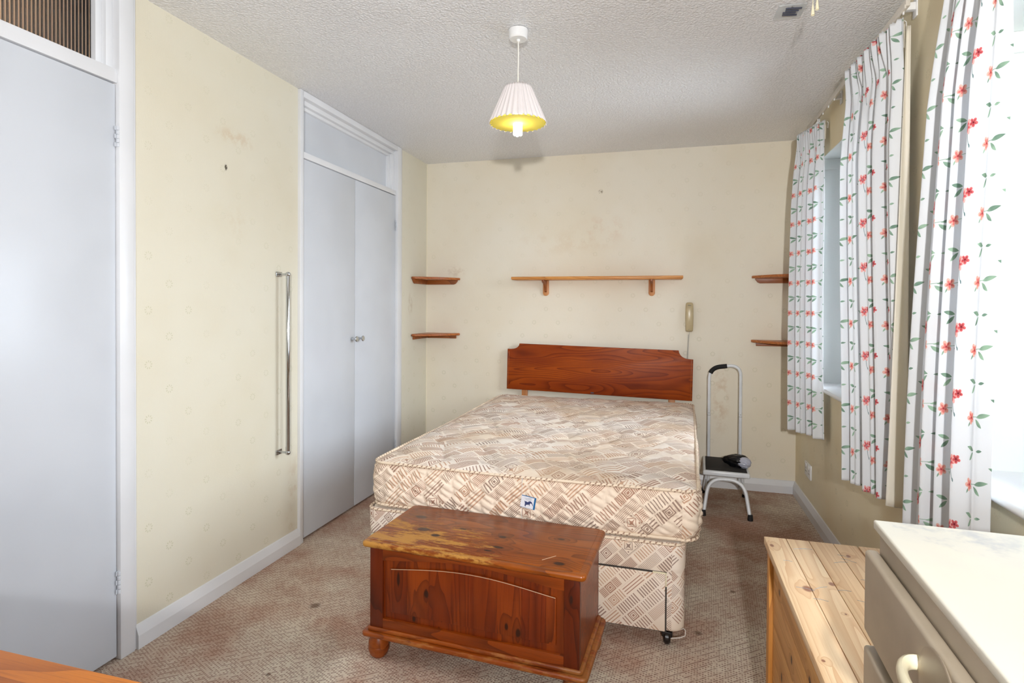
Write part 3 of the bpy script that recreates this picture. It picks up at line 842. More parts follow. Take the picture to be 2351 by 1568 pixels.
def corner_shelf(label, sx, z, low):
    """sx: +1 in the left corner, -1 in the right corner"""
    x0 = XL if sx > 0 else XR
    t = thing('corner_shelf', label, 'shelf', (x0, YB, z), 0, 'wooden corner shelves beside the bed')
    Ls = .284; e = .0008
    pts = [(e, -e), (Ls - .016, -e), (Ls, -.010), (Ls, -.024)]
    n = 12
    for i in range(n + 1):
        s_ = i / n; x = Ls - .006 - (Ls - .03) * s_; y = -.036 - (Ls - .036) * s_
        q = math.sin(PI * s_) * .034
        pts.append((x + q * .7, y - q * .7))
    pts += [(.010, -Ls), (e, -Ls + .012)]
    pts = [(p[0] * sx, p[1]) for p in pts]
    b = B(); b.prism(pts, 'z', -.017, 0, .004, 3); b.obj('board', 'corner_top', t)
    hh = .033
    for ax in (0, 1):
        b = B(); L2 = Ls - .032
        if low: prof = [(.016, 0), (.016, -.024), (L2 - .0, -.024), (L2, 0)]
        else: prof = [(.016 if ax else e, 0), (.016 if ax else e, -hh), (L2 - .02, -hh), (L2 - .006, -hh + .006), (L2 + .008, -.010), (L2 + .010, 0)]
        if ax == 0: b.prism([(sx * p[0], p[1] - .017) for p in prof], 'y', -.016, -e, .001)
        else: b.prism([(-p[0], p[1] - .017) for p in prof], 'x', sx * e, sx * .016, .001)
        b.obj('batten', 'corner_batten', t)
corner_shelf('wooden corner shelf, the upper one in the left corner of the back wall', 1, 1.447, False)
corner_shelf('wooden corner shelf, the lower one in the left corner of the back wall', 1, 1.022, True)
corner_shelf('wooden corner shelf, the upper one beside the curtain in the right corner', -1, 1.447, False)
corner_shelf('wooden corner shelf, the lower one beside the curtain in the right corner', -1, 1.018, True)

# ------------------------------------------------------------ wall telephone
ph = thing('wall_telephone', 'beige slim wall telephone with coiled cord above the headboard', 'telephone', (0.139, YB, 1.165), 0)
def rounded_loft(prof, n=28, e=3.0):
    """prof: (t along z, half width, y back, y front)"""
    rows = []
    for (z, hw, yb, yf) in prof:
        row = []
        for i in range(n):
            th = 2 * PI * i / n; c, s_ = math.cos(th), math.sin(th)
            px = hw * math.copysign(abs(c) ** (2 / e), c); py = (yb + yf) / 2 + (yb - yf) / 2 * math.copysign(abs(s_) ** (2 / e), s_)
            row.append((px, py, z))
        rows.append(row)
    b = bmesh.new(); vr = [[b.verts.new(p) for p in r] for r in rows]
    for A, C in zip(vr, vr[1:]):
        for i in range(n): b.faces.new((A[i], A[(i + 1) % n], C[(i + 1) % n], C[i]))
    b.faces.new(vr[0]); b.faces.new(vr[-1]); bmesh.ops.recalc_face_normals(b, faces=b.faces)
    return b
p = [(-.102, .012, -.006, -.016), (-.100, .020, -.001, -.024), (-.093, .0245, -.001, -.034), (-.07, .026, -.001, -.040), (0, .0275, -.001, -.046), (.06, .0265, -.001, -.044), (.09, .0245, -.001, -.036), (.099, .020, -.001, -.026), (.102, .012, -.005, -.018)]
x = B(); x._merge(rounded_loft(p)); x.obj('handset', 'phone', ph)
B().box(-.011, .010, -.0405, -.0385, .080, .0825).obj('maker_mark', 'phone_dark', ph, smooth=0)
b = B()
for i in range(3): b.lathe([(0, -.041), (.0012, -.041), (.0012, -.036), (0, -.036)], (-.003 + (i - 1) * .003, 0, -.082 - abs(i - 1) * .003), 8, 'y')
pieces(b, 'mouthpiece_hole', 'phone_dark', ph)
pts = [(0, -.02, -.100), (0, -.018, -.112)]
n = 420
for i in range(n):
    t_ = i / (n - 1); z = -.120 - .33 * t_; th = t_ * 2 * PI * 46
    pts.append((-.003 - .014 * t_ + .0042 * math.cos(th), -.012 + .0042 * math.sin(th), z))
B().tube(pts, .0011, 6).obj('coiled_cord', 'cord_grey', ph)

# ------------------------------------------------------------ double socket on the right wall
so = thing('wall_socket', 'white double wall socket low on the right wall by the far curtain', 'socket', (XR, 3.738, 0.262))
B().box(-.010, -.0005, -.072, .072, -.043, .043, .003).obj('plate', 'plastic_white', so)
for yy in (-.036, .036):
    B().box(-.0135, -.009, yy - .012, yy + .012, .016, .034, .002).obj('rocker_switch', 'plastic_white', so)
b = B()
for yy in (-.036, .036):
    for (a, c) in ((-.003, .002), (-.012, -.016), (.006, -.016)): b.box(-.0103, -.0098, yy + a, yy + a + .006, c, c + .006)
pieces(b, 'socket_hole', 'dark_gap', so, 0)

# ------------------------------------------------------------ pendant lamp
pl = thing('pendant_lamp', 'lit pendant lamp with pleated white shade, lit yellow inside, hanging from the ceiling', 'lamp', (-0.588, 2.2, 0))
b = B(); b.lathe([(0, 2.301), (.033, 2.301), (.037, 2.306), (.0385, 2.338), (0, 2.339)], (0, 0, 0), 40); b.lathe([(0, 2.292), (.006, 2.292), (.008, 2.3005), (0, 2.3005)], (0, 0, 0), 16)
b.obj('ceiling_rose', 'plastic_white', pl)
B().tube([(0, 0, 2.300), (.0008, 0, 2.23), (0, 0, 2.17), (0, 0, 2.115)], .0028, 10).obj('flex', 'flex', pl)
B().lathe([(0, 2.070), (.018, 2.070), (.018, 2.098), (.013, 2.106), (.008, 2.122), (0, 2.124)], (0, 0, 0), 24).obj('lamp_holder', 'plastic_white', pl)
def pleated(rad_top, rad_bot, z1, z0, npl, amp, rows=14):
    nt = npl * 8; V = np.zeros((rows + 1, nt, 3))
    th = np.arange(nt) / nt * 2 * PI
    wv = np.clip(np.cos(th * npl) * 1.5, -1, 1)
    for i in range(rows + 1):
        t = i / rows; r = rad_bot + (rad_top - rad_bot) * t
        rr = r * (1 + 0) + wv * amp * (r / rad_bot)
        zz = z0 + (z1 - z0) * t
        V[i, :, 0] = rr * np.cos(th); V[i, :, 1] = rr * np.sin(th); V[i, :, 2] = zz + (wv * -.0035 if i == 0 else 0)
    return V
o = grid_obj('lamp_shade', pleated(.052, .113, 2.112, 1.968, 30, .0034), 'shade_out', pl, close_u=True, solid=.0012)
grid_obj('shade_lit_inside', pleated(.050, .109, 2.110, 1.969, 30, .0026), 'shade_lamplit', pl, close_u=True, solid=.0008)
b = B(); b.lathe([(.106, 1.966), (.1075, 1.9665), (.1075, 1.969), (.106, 1.9695)], (0, 0, 0), 60); b.lathe([(.016, 2.098), (.048, 2.103), (.048, 2.105), (.016, 2.100)], (0, 0, 0), 40)
pieces(b, 'shade_ring', 'shade_lamplit', pl)
b = B()
for k in range(4):
    a = k * PI / 2 + .4; cxx, cyy = .0115 * math.cos(a), .0115 * math.sin(a)
    b.lathe([(0, 1.918), (.004, 1.9185), (.0068, 1.923), (.0068, 2.04), (0, 2.041)], (cxx, cyy, 0), 14)
pieces(b, 'bulb_tube', 'bulb', pl)
B().lathe([(0, 2.035), (.020, 2.036), (.019, 2.062), (.013, 2.072), (0, 2.073)], (0, 0, 0), 24).obj('bulb_cap', 'plastic_white', pl)

# ------------------------------------------------------------ ceiling pull switch plate and cords
pt = thing('ceiling_vent_plate', 'small clear square plate with dark slots on the ceiling near the curtains', 'ceiling plate', (.424, 2.315, H - .001), R(2))
B().box(-.048, .048, -.052, .052, -.005, 0, .002).obj('plate', 'acrylic', pt)
b = B()
for i in range(4): b.box(-.026 + .004 * (i % 2), .030 - .005 * (i % 3), -.036 + i * .016, -.030 + i * .016, -.010, -.0055, .001, rot=Matrix.Rotation(R(8), 3, 'Z'))
pieces(b, 'vent_slot', 'phone_dark', pt)
B().lathe([(0, -.008), (.004, -.007), (.004, -.004), (0, -.004)], (0, -.044, 0), 12).obj('screw', 'chrome', pt)
for i, (xx, yy, zb, lab) in enumerate(((.4265, 1.97, 2.153, 'cream cone pull cord hanging from the ceiling, the lower of the pair'), (.4420, 1.985, 2.176, 'cream cone pull cord hanging from the ceiling, the higher one nearer the curtain'))):
    pc = thing('pull_cord', lab, 'pull cord', (xx, yy, zb), 0, 'pull cords at the ceiling')
    B().tube([(0, 0, .028), (0.0005, 0, .09), (0, 0, H - zb - .0005)], .0012, 8).obj('cord', 'plastic_cream', pc)
    B().lathe([(0, .002), (.0035, .002), (.0052, 0), (.0056, .001), (.0048, .010), (.0026, .030), (.0016, .034), (0, .034)], (0, 0, 0), 20).obj('cone', 'plastic_cream', pc)

# ------------------------------------------------------------ curtain track and curtains
def track(label, y0, y1):
    t = thing('curtain_track', label, 'curtain rail', (.778, (y0 + y1) / 2, 2.262))
    hl = (y1 - y0) / 2
    b = B(); b.box(-.010, .004, -hl, hl, .004, .030, .002); b.box(-.014, -.008, -hl, hl, -.004, .010, .001)
    b.obj('rail', 'track', t)
    n = 4
    for i in range(n):
        y = -hl + .06 + (2 * hl - .12) * i / (n - 1)
        q = B(); q.box(-.004, XR - .778 - .0005, y - .011, y + .011, .012, .038, .002); q.box(XR - .778 - .006, XR - .778 - .0005, y - .016, y + .016, -.012, .050, .001)
        q.obj('bracket', 'plastic_white', t)
    g_ = B()
    for i in range(14): g_.box(-.009, -.004, -hl + .03 + i * (2 * hl - .06) / 13 - .003, -hl + .03 + i * (2 * hl - .06) / 13 + .003, -.012, .002, .001)
    pieces(g_, 'glider', 'plastic_white', t)
track('white plastic curtain track under the ceiling over the far window', 2.225, 3.66)
track('white plastic curtain track over the near window, its end behind the near curtain', .30, 2.02)

def curtain(label, top, bot, z1, z0, nf, amp, cloth, seed, hdr=.09, flare=0.0, vshift=0.0, u0=0.0, slump=0.0, edgefn=None):
    rs = random.Random(seed)
    NS, NT = 420, 150
    s = np.linspace(0, 1, NS); t = np.linspace(0, 1, NT)      # t 0 top
    top = np.array(top, float); bot = np.array(bot, float)
    def along(poly, s):
        d = np.r_[0, np.cumsum(np.hypot(*(np.diff(poly, axis=0).T)))]; d /= d[-1]
        return np.stack([np.interp(s, d, poly[:, 0]), np.interp(s, d, poly[:, 1])], -1)
    T = along(top, s); Bo = along(bot, s)
    ph = rs.uniform(0, 6.28)
    warp = s + .035 * np.sin(2 * PI * s * 1.7 + ph) + .02 * np.sin(2 * PI * s * 3.3 + ph * 2)
    f1 = np.sin(2 * PI * nf * warp + ph)
    f1 = np.sign(f1) * np.abs(f1) ** .8
    f2 = np.sin(2 * PI * nf * 2.3 * s + ph * 3) * .25
    fh = np.sin(2 * PI * nf * 3.2 * s)
    V = np.zeros((NT, NS, 3)); U = np.zeros((NT, NS, 2))
    dT = np.gradient(T, axis=0); nT = np.stack([dT[:, 1], -dT[:, 0]], -1); nT /= np.linalg.norm(nT, axis=1)[:, None]
    dB = np.gradient(Bo, axis=0); nB = np.stack([dB[:, 1], -dB[:, 0]], -1); nB /= np.linalg.norm(nB, axis=1)[:, None]
    for i, tt in enumerate(t):
        e = tt ** .85
        base = T * (1 - e) + Bo * e
        nn = nT * (1 - e) + nB * e
        h = math.exp(-(tt / hdr) ** 2)
        am = amp * (.35 + .65 * min(1, tt / .25)) * (1 - h)
        off = f1 * am + f2 * am + fh * h * .013 + h * 0.004
        sway = .006 * math.sin(tt * 5 + ph)
        V[i, :, :2] = base + nn * (off + sway)[:, None] if np.ndim(off) else base
        V[i, :, 2] = z1 + (z0 - z1) * tt
        if flare: V[i, :, 0] -= flare * h * (.3 + .7 * np.abs(np.sin(PI * s * nf * 1.6)))
        V[i, :, 2] += h * .006 * np.sign(fh)
        U[i, :, 0] = u0 + s * cloth; U[i, :, 1] = V[i, :, 2] + vshift
    V[:, :, 2] += slump * (t[:, None]) * (s[None, :] - .5)
    V[:, :, 0] = np.minimum(V[:, :, 0], XR - .006)
    c0 = np.array([V[:, :, 0].mean(), V[:, :, 1].mean(), z0])
    o = thing('curtain', label, 'curtain', tuple(c0), 0, 'floral curtains')
    V2 = V - c0
    grid_obj('cloth', V2, 'curtain', o, U, solid=.0012)
    k = NT - 5                                   # stitched hem line
    hem = [tuple(V2[k, j] + np.array([-.0015, 0, 0])) for j in range(0, NS, 3)]
    # heading tape on the back of the cloth
    H0 = V2[2:10, ::2].copy(); H0[:, :, 0] += .004
    grid_obj('heading_tape', H0, 'lining', o, solid=.001)
    hk = B()
    for j in range(10, NS - 5, 45):
        pnt = V2[3, j]; hk.tube([(pnt[0] + .004, pnt[1], pnt[2]), (pnt[0] + .012, pnt[1], pnt[2] - .01), (pnt[0] + .014, pnt[1], pnt[2] + .02), (pnt[0] + .008, pnt[1], pnt[2] + .026)], .0012, 6)
    pieces(hk, 'curtain_hook', 'plastic_white', o)
    return o, c0
curtain('white floral curtain, the far one of three, in the corner by the back wall',
        [(.780, 3.37), (.745, 3.48), (.703, 3.62)], [(.775, 3.27), (.74, 3.38), (.672, 3.50)], 2.235, .548, 3.6, .024, .62, 3, vshift=.02)
c2, o2 = curtain('white floral curtain at the far window, the middle one of three, its plain lining showing',
        [(.770, 2.255), (.752, 2.35), (.742, 2.50), (.730, 2.70)], [(.790, 2.235), (.755, 2.33), (.735, 2.45), (.702, 2.555)], 2.238, .548, 4.2, .030, .95, 12, flare=.02, vshift=.05)
# the lining of the middle curtain, turned out along its near edge
NT = 60; Vl = np.zeros((NT, 10, 3))
for i in range(NT):
    t_ = i / (NT - 1); z = 2.20 + (.552 - 2.20) * t_
    a = Vector((.770, 2.213)); bq = Vector((.7745 + .0 * t_, 2.19)); wid = .012 + .060 * t_
    for j in range(10):
        s_ = j / 9
        Vl[i, j] = (.795 - .010 * (1 - t_) - wid * s_ , 2.228 - .012 * t_ + .010 * math.sin(s_ * PI + t_ * 2) , z + .010 * s_)
grid_obj('lining', Vl - o2, 'lining', c2, solid=.001)
curtain('white floral curtain at the near window, closest to the chest of drawers',
        [(.745, 1.585), (.755, 1.68), (.745, 1.78), (.755, 1.885)], [(.735, 1.640), (.755, 1.78), (.735, 1.90), (.755, 2.055)], 2.238, .548, 3.9, .032, 1.0, 21, vshift=.09)

# ------------------------------------------------------------ divan base with headboard
BX, BY, BROT = -0.5615, 3.085, R(-1.1)
bed = thing('divan_bed_base', 'divan bed base in striped cream ticking with a teak headboard', 'bed', (BX, BY, 0), BROT)
HW, HL = .645, .955
def round_rect(hw, hl, r, step):
    pts = []; 
    for (cx_, cy_, a0) in ((hw - r, -hl + r, -90), (hw - r, hl - r, 0), (-hw + r, hl - r, 90), (-hw + r, -hl + r, 180)):
        for k in range(7): a = R(a0 + 15 * k); pts.append((cx_ + r * math.cos(a), cy_ + r * math.sin(a)))
    pts.append(pts[0]); P = np.array(pts); d = np.r_[0, np.cumsum(np.hypot(*(np.diff(P, axis=0).T)))]
    n = int(d[-1] / step); s = np.arange(n) / n * d[-1]
    return np.stack([np.interp(s, d, P[:, 0]), np.interp(s, d, P[:, 1])], -1), s
def outward(P):
    t = np.roll(P, -1, 0) - np.roll(P, 1, 0); t /= np.linalg.norm(t, axis=1)[:, None]
    return np.stack([t[:, 1], -t[:, 0]], -1)
def quilt(u, v, Lq=.125, hq=.060, sh=1.0):
    uu = u + sh * v
    p1 = v / hq + .48 * np.sin(2 * PI * uu / Lq); p2 = v / hq - .48 * np.sin(2 * PI * uu / Lq)
    g1 = np.minimum(np.abs(np.sin(PI * p1)), np.abs(np.sin(PI * p2)))
    return g1 ** .5
P, s = round_rect(HW, HL, .045, .012)
N2 = outward(P); zs = np.r_[.058, np.linspace(.066, .372, 40), .382]
V = np.zeros((len(zs), len(s), 3)); U = np.zeros((len(zs), len(s), 2))
for i, z in enumerate(zs):
    ins = -.012 if i in (0, len(zs) - 1) else 0.0
    q = quilt(s, np.full_like(s, z), .2, .12) * .004 if z > .285 else np.zeros_like(s)
    V[i, :, :2] = P + N2 * (ins + q)[:, None]; V[i, :, 2] = z; U[i, :, 0] = s; U[i, :, 1] = z
bs = grid_obj('base', V, 'tick_base', bed, U, close_u=True)
top = B(); top.prism([tuple(p) for p in (P - N2 * .012)[::4]], 'z', .06, .380); top.obj('base_top', 'tick_base', bed, smooth=0)
V_, F_, L_ = tube_arrays([(a + n_ * .002, b_ + m_ * .002, .376) for (a, b_), (n_, m_) in zip(P[::2], N2[::2])], .0055, 8, True)
def tube_uv(name, pts, r, mat, parent, n=8, closed=True):
    V_, F_, L_ = tube_arrays(pts, r, n, closed)
    N_ = len(pts); VV = np.array([tuple(v) for v in V_]).reshape(N_, n, 3).transpose(1, 0, 2)
    VV = np.concatenate([VV, VV[:1]], 0)
    UU = np.zeros(VV.shape[:2] + (2,)); UU[:, :, 0] = np.array(L_)[None, :]; UU[:, :, 1] = (np.arange(n + 1) / n)[:, None]
    return grid_obj(name, VV, mat, parent, UU, close_u=closed)
tube_uv('piping', [(a + n_ * .001, b_ + m_ * .001, .378) for (a, b_), (n_, m_) in zip(P[::2], N2[::2])], .0055, 'piping', bed)
# drawers in the foot end
for k, (xa, xb) in enumerate(((-.612, -.022), (-.010, .578))):
    z0, z1 = .062, .272
    Vd = np.zeros((2, 40, 3)); Ud = np.zeros((2, 40, 2))
    d = B(); d.box(xa, xb, -HL - .007, -HL - .0005, z0, z1, .003)
    o = d.obj('drawer', 'tick_base', bed)
    uvl = o.data.uv_layers.new(name='UVMap')
    for lp in o.data.loops:
        co = o.data.vertices[lp.vertex_index].co; uvl.data[lp.index].uv = (co.x + .21 + k * .113, co.z + .07)
    gp = B(); gp.box(xa - .005, xb + .005, -HL - .0042, -HL - .0002, z0 - .002, z1 + .005); gp.obj('drawer_gap', 'dark_gap', bed, smooth=0)
    for (cx0, sg) in ((xa, 1), (xb, -1)):
        c = B()
        c.box(min(cx0 - sg * .004, cx0 + sg * .045), max(cx0 - sg * .004, cx0 + sg * .045), -HL - .010, -HL - .003, z1, z1 + .005, .001)
        c.box(min(cx0 - sg * .005, cx0), max(cx0 - sg * .005, cx0), -HL - .010, -HL - .003, z1 - .045, z1 + .005, .001)
        c.obj('corner_guard', 'plastic_cream', o)
for (xx, yy) in ((-.575, -.925), (.585, -.925), (-.575, .9), (.585, .9)):
    b = B(); b.lathe([(0, -.012), (.018, -.012), (.024, -.006), (.024, .006), (.018, .012), (0, .012)], (xx, yy, .0245), 20, 'x')
    b.box(xx - .020, xx + .020, yy - .014, yy + .020, .028, .050, .006); b.tube([(xx, yy + .008, .045), (xx, yy + .008, .062)], .006, 10)
    b.obj('castor', 'castor', bed)
pts = [(.635, -.952, .075), (.642, -.960, .085), (.650, -.955, .075), (.648, -.962, .060), (.63, -.972, .055), (.60, -.975, .050)]
B().tube(pts, .0018, 6).obj('loose_thread', 'thread', bed)
# headboard
hb_c = Vector((-.497, 4.068)) - Vector((BX, BY)); hb_c.rotate(Matrix.Rotation(-BROT, 2))
W_, z0, z1, zt = .661, .597, .0, .0
def head_outline(dx=0.0, inset=0.0):
    w = W_ - inset; bz = -.163 + inset; tz = .178 - inset; pts = [(-w, bz), (w, bz), (w, tz - .058), (w - .026, tz - .057)]
    n = 10
    for i in range(1, n): a = PI / 2 * i / n; pts.append((w - .026 - .070 * math.sin(a) , tz - .057 + .057 * (1 - math.cos(a))))
    pts += [(w - .097, tz), (-w + .090, tz)]
    for i in range(1, n): a = PI / 2 * i / n; pts.append((-w + .090 - .062 * (1 - math.cos(a)), tz - .042 * math.sin(a)))
    pts += [(-w + .024, tz - .043), (-w, tz - .043)]
    return pts
mh = Matrix.Translation((hb_c.x, hb_c.y, .768)) @ Matrix.Rotation(R(.2), 4, 'Z') @ Matrix.Rotation(R(1.0), 4, 'Y')
hb = B(); hb.prism(head_outline(), 'y', -.010, .010, .002); hbo = hb.xf(mh).obj('headboard', 'teak_head', bed)
eb = B()
for sg in (-1, 1): eb.box(min(sg * (W_ - .013), sg * (W_ - .0095)), max(sg * (W_ - .013), sg * (W_ - .0095)), -.0125, -.009, -.160, .118, .001)
pieces(eb.xf(mh), 'edge_groove', 'teak_edge', hbo)
B().box(-.032, -.010, -.0118, -.0095, -.156, -.148).xf(mh).obj('maker_badge', 'phone_dark', hbo, smooth=0)
for xx in (-.527, .527):
    B().box(xx - .022, xx + .022, .006, .024, -.60, .02, .002).xf(mh).obj('headboard_strut', 'bracket_pine', bed)

# ------------------------------------------------------------ mattress
cor = {'FL': (-1.203, 2.150), 'FR': (.108, 2.125), 'BL': (-1.190, 4.030), 'BR': (.168, 4.030)}
MC = (-.53, 3.08, .386)
mat_o = thing('mattress', 'stained double mattress in quilted cream patterned ticking on the bed base', 'mattress', MC)
def warp2(P):
    """unit square coordinates [-1,1] to the four corners"""
    a = (P[..., 0] + 1) / 2; b_ = (P[..., 1] + 1) / 2
    c = {k: np.array(v) for k, v in cor.items()}
    out = (c['FL'] * ((1 - a) * (1 - b_))[..., None] + c['FR'] * (a * (1 - b_))[..., None] + c['BL'] * ((1 - a) * b_)[..., None] + c['BR'] * (a * b_)[..., None])
    return out - np.array(MC[:2])
hw, hl = .665, .945
P, s = round_rect(hw, hl, .055, .006)
Pw = warp2(P / np.array([hw, hl])); Nw = outward(Pw)
zT, zB = .186, .010
rows = 40; V = np.zeros((rows + 1, len(s), 3)); U = np.zeros((rows + 1, len(s), 2))
for i in range(rows + 1):
    t_ = i / rows; z = zB + (zT - zB) * t_
    edge = np.clip(min(t_, 1 - t_) * 8, 0, 1)
    q = quilt(s, np.full_like(s, z)) * .0125 * edge
    bulge = .012 * math.sin(PI * t_) ** .6 - .008
    lob = .004 * np.sin(s * 9) * edge
    V[i, :, :2] = Pw + Nw * (bulge + q + lob)[:, None]; V[i, :, 2] = z + .003 * np.sin(s * 4.1) ; U[i, :, 0] = s; U[i, :, 1] = z
grid_obj('side_panel', V, 'tick_side', mat_o, U, close_u=True)
for nm, zz in (('piping', zT), ('piping', zB)):
    tube_uv(nm, [(a[0] + n_[0] * .002, a[1] + n_[1] * .002, zz + .003 * math.sin(ss_ * 4.1)) for a, n_, ss_ in zip(Pw[::3], Nw[::3], s[::3])], .0062, 'piping', mat_o)
# top: radial-free grid squeezed into the rounded outline
NX, NY = 220, 310
gx = np.linspace(-1, 1, NX); gy = np.linspace(-1, 1, NY)
X, Y = np.meshgrid(gx * hw, gy * hl)
r = .055
ax_ = np.abs(X); ay_ = np.abs(Y)
# pull the corner points onto the arc
ox = np.clip(ax_ - (hw - r), 0, None); oy = np.clip(ay_ - (hl - r), 0, None)
mx_ = np.maximum(ox, oy); ln = np.hypot(ox, oy); k_ = np.where(ln > 1e-9, mx_ / np.maximum(ln, 1e-9), 1)
Xr = np.where((ox > 0) & (oy > 0), np.sign(X) * ((hw - r) + ox * k_), X); Yr = np.where((ox > 0) & (oy > 0), np.sign(Y) * ((hl - r) + oy * k_), Y)
ed = np.minimum(hw - ax_, hl - ay_)
crown = .014 * (1 - np.exp(-ed / .05))
u2 = X; v2 = Y
pf = np.minimum(np.abs(np.sin(PI * (u2 * 4.4 + .35 * np.sin(v2 * 9)))), np.abs(np.sin(PI * (v2 * 4.6 + .4 * np.sin(u2 * 8 + 1))))) ** .5
dgl = np.abs(np.sin(PI * ((u2 + v2) * 5.2 + .3 * np.sin(v2 * 13)))) ** .5
edge = np.clip(ed / .04, 0, 1)
sag = -.012 * np.exp(-((X - .05) / .35) ** 2 - ((Y + .1) / .5) ** 2)
Z = zT + crown + (pf * .008 + dgl * .008) * edge - .006 * edge + sag * edge + .003 * np.sin(X * 4) * np.sin(Y * 3) * edge
Pt = warp2(np.stack([Xr / hw, Yr / hl], -1))
grid_obj('top_panel', np.concatenate([Pt, Z[..., None]], -1), 'tick_top', mat_o, np.stack([X + 3, Y + 3], -1))
b = B(); b.prism([tuple(p) for p in (Pw - Nw * .004)[::6]], 'z', zB - .003, zB + .004); b.obj('underside', 'tick_side', mat_o, smooth=0)
# sewn seam and label on the foot end
yy = 2.1375 - MC[1]
B().box(-.542 - MC[0], -.5405 - MC[0], yy - .0175, yy, zB + .004, zT - .002).obj('side_seam', 'thread', mat_o, smooth=0)
lb = B(); rotl = Matrix.Rotation(R(4), 3, 'Y'); ox_ = -.541 - MC[0]
lb.box(ox_, ox_ + .058, yy - .0225, yy - .0215, .462 - MC[2], .509 - MC[2], 0, rot=Matrix.Rotation(R(9), 3, 'Y'), org=(ox_, yy, .50 - MC[2]))
lo = lb.obj('maker_label', 'label_blue', mat_o, smooth=0)
lb = B(); lb.box(ox_, ox_ + .051, yy - .0233, yy - .0226, .4635 - MC[2], .5065 - MC[2], 0, rot=Matrix.Rotation(R(9), 3, 'Y'), org=(ox_, yy, .50 - MC[2])); lb.obj('label_face', 'label_white', lo, smooth=0)
beast = [(.012, .470), (.014, .480), (.012, .491), (.015, .488), (.019, .488), (.024, .485), (.029, .488), (.034, .490), (.040, .487), (.044, .480), (.046, .471), (.044, .472), (.041, .480), (.036, .482), (.033, .478), (.032, .471), (.0305, .471), (.030, .476), (.022, .475), (.018, .474), (.0165, .468), (.014, .468), (.0135, .472)]
lb = B(); lb.prism([(ox_ + p[0], p[1] - MC[2]) for p in beast], 'y', yy - .0240, yy - .0234); lb.xf(Matrix.Translation((0, 0, -.003))).obj('label_emblem', 'label_ink', lo, smooth=0)
lb = B()
for i in range(3): lb.box(ox_ + .012 + .003 * i, ox_ + .040, yy - .0238, yy - .0234, .4985 - i * .0035 - MC[2] - .002, .4998 - i * .0035 - MC[2] - .002)
pieces(lb, 'label_text', 'label_text', lo, 0)
B().box(-1.2235 - MC[0], -1.206 - MC[0], 2.22 - MC[1], 2.26 - MC[1], .402 - MC[2], .410 - MC[2], .001).obj('side_tag', 'label_blue', mat_o)

# ------------------------------------------------------------ blanket chest at the foot of the bed
bc = thing('blanket_chest', 'dark stained pine blanket chest with a worn lid at the foot of the bed', 'chest', (-.617, 1.915, 0), R(-3.2))
LW, LD = .394, .190
lid = B()
pr = []
n = 8
for i in range(n + 1):
    a = -PI / 2 + PI * i / n; pr.append((.010 * math.cos(a), .011 * math.sin(a)))
# rounded lid: outline with clipped corners, nosed edge
def nosed(hw, hd, z0, z1, r=.016):
    b = B(); o = []
    for (cx_, cy_, a0) in ((hw - r, -hd + r, -90), (hw - r, hd - r, 0), (-hw + r, hd - r, 90), (-hw + r, -hd + r, 180)):
        for k in range(5): a = R(a0 + 22.5 * k); o.append((cx_ + r * math.cos(a), cy_ + r * math.sin(a)))
    b.prism(o, 'z', z0, z1, (z1 - z0) * .42, 4)
    return b
b = nosed(LW, LD, .399, .421); b.obj('lid', 'chest_lid', bc)
b = B(); b.prism([(-LW + .022, -LD + .022), (LW - .022, -LD + .022), (LW - .022, LD - .004), (-LW + .022, LD - .004)], 'z', .4205, .4222, .0008); b.obj('lid_field', 'chest_lid', bc)
BW, BD = .372, .166
b = B(); b.box(-BW, -BW + .018, -BD + .018, BD, .115, .399); b.box(BW - .018, BW, -BD + .018, BD, .115, .399); b.box(-BW, BW, BD - .016, BD, .115, .399); b.box(-BW + .018, BW - .018, -BD + .02, BD - .016, .115, .13)
b.obj('carcass', 'chest_frame', bc, smooth=0)
for sg in (-1, 1):
    B().box(min(sg * BW, sg * (BW - .050)), max(sg * BW, sg * (BW - .050)), -BD, -BD + .018, .115, .399, .0015).obj('stile', 'chest_stile', bc)
PW = BW - .050
def arch(x, c=.0):       # underside of the top rail
    t = x / PW
    return .352 + .030 * math.cos(t * PI * .5) ** 1.2 * 1.0 if abs(t) < 1 else .352
n = 40
pts = [(-PW, .399), (-PW, arch(-PW))] + [(-PW + 2 * PW * i / n, arch(-PW + 2 * PW * i / n)) for i in range(1, n)] + [(PW, arch(PW)), (PW, .399)]
B().prism(pts, 'y', -BD, -BD + .018, .001).obj('top_rail', 'chest_frame', bc, smooth=30)
B().box(-PW, PW, -BD, -BD + .018, .115, .150, .0015).obj('bottom_rail', 'chest_frame', bc)
def panel_outline(ins):
    w = PW - ins
    return [(-w, .150 + ins), (w, .150 + ins)] + [(w - 2 * w * i / n, arch((w - 2 * w * i / n) * PW / w) - ins) for i in range(n + 1)]
B().prism(panel_outline(.0), 'y', -BD + .010, -BD + .017).obj('panel', 'chest_front', bc, smooth=0)
po = B(); po.prism(panel_outline(.026), 'y', -BD + .003, -BD + .010, .0028); po.obj('raised_panel', 'chest_front', bc)
sp = [( -PW + .032 + (2 * PW - .06) * i / 30, arch(-PW + .032 + (2 * PW - .06) * i / 30) - .030) for i in range(31)]
B().tube([(q[0], -BD + .0032, q[1]) for q in sp], .0011, 6).obj('scratch_line', 'scratch', bc)
B().tube([(.24, -.128, .4226), (.275, -.085, .4226)], .0009, 5).obj('scratch_mark', 'scratch', bc)
nosed(LW + .006, LD - .006, .083, .101, .018).obj('base_moulding', 'chest_mould', bc)
nosed(LW - .010, LD - .018, .100, .116, .014).obj('upper_moulding', 'chest_mould', bc)
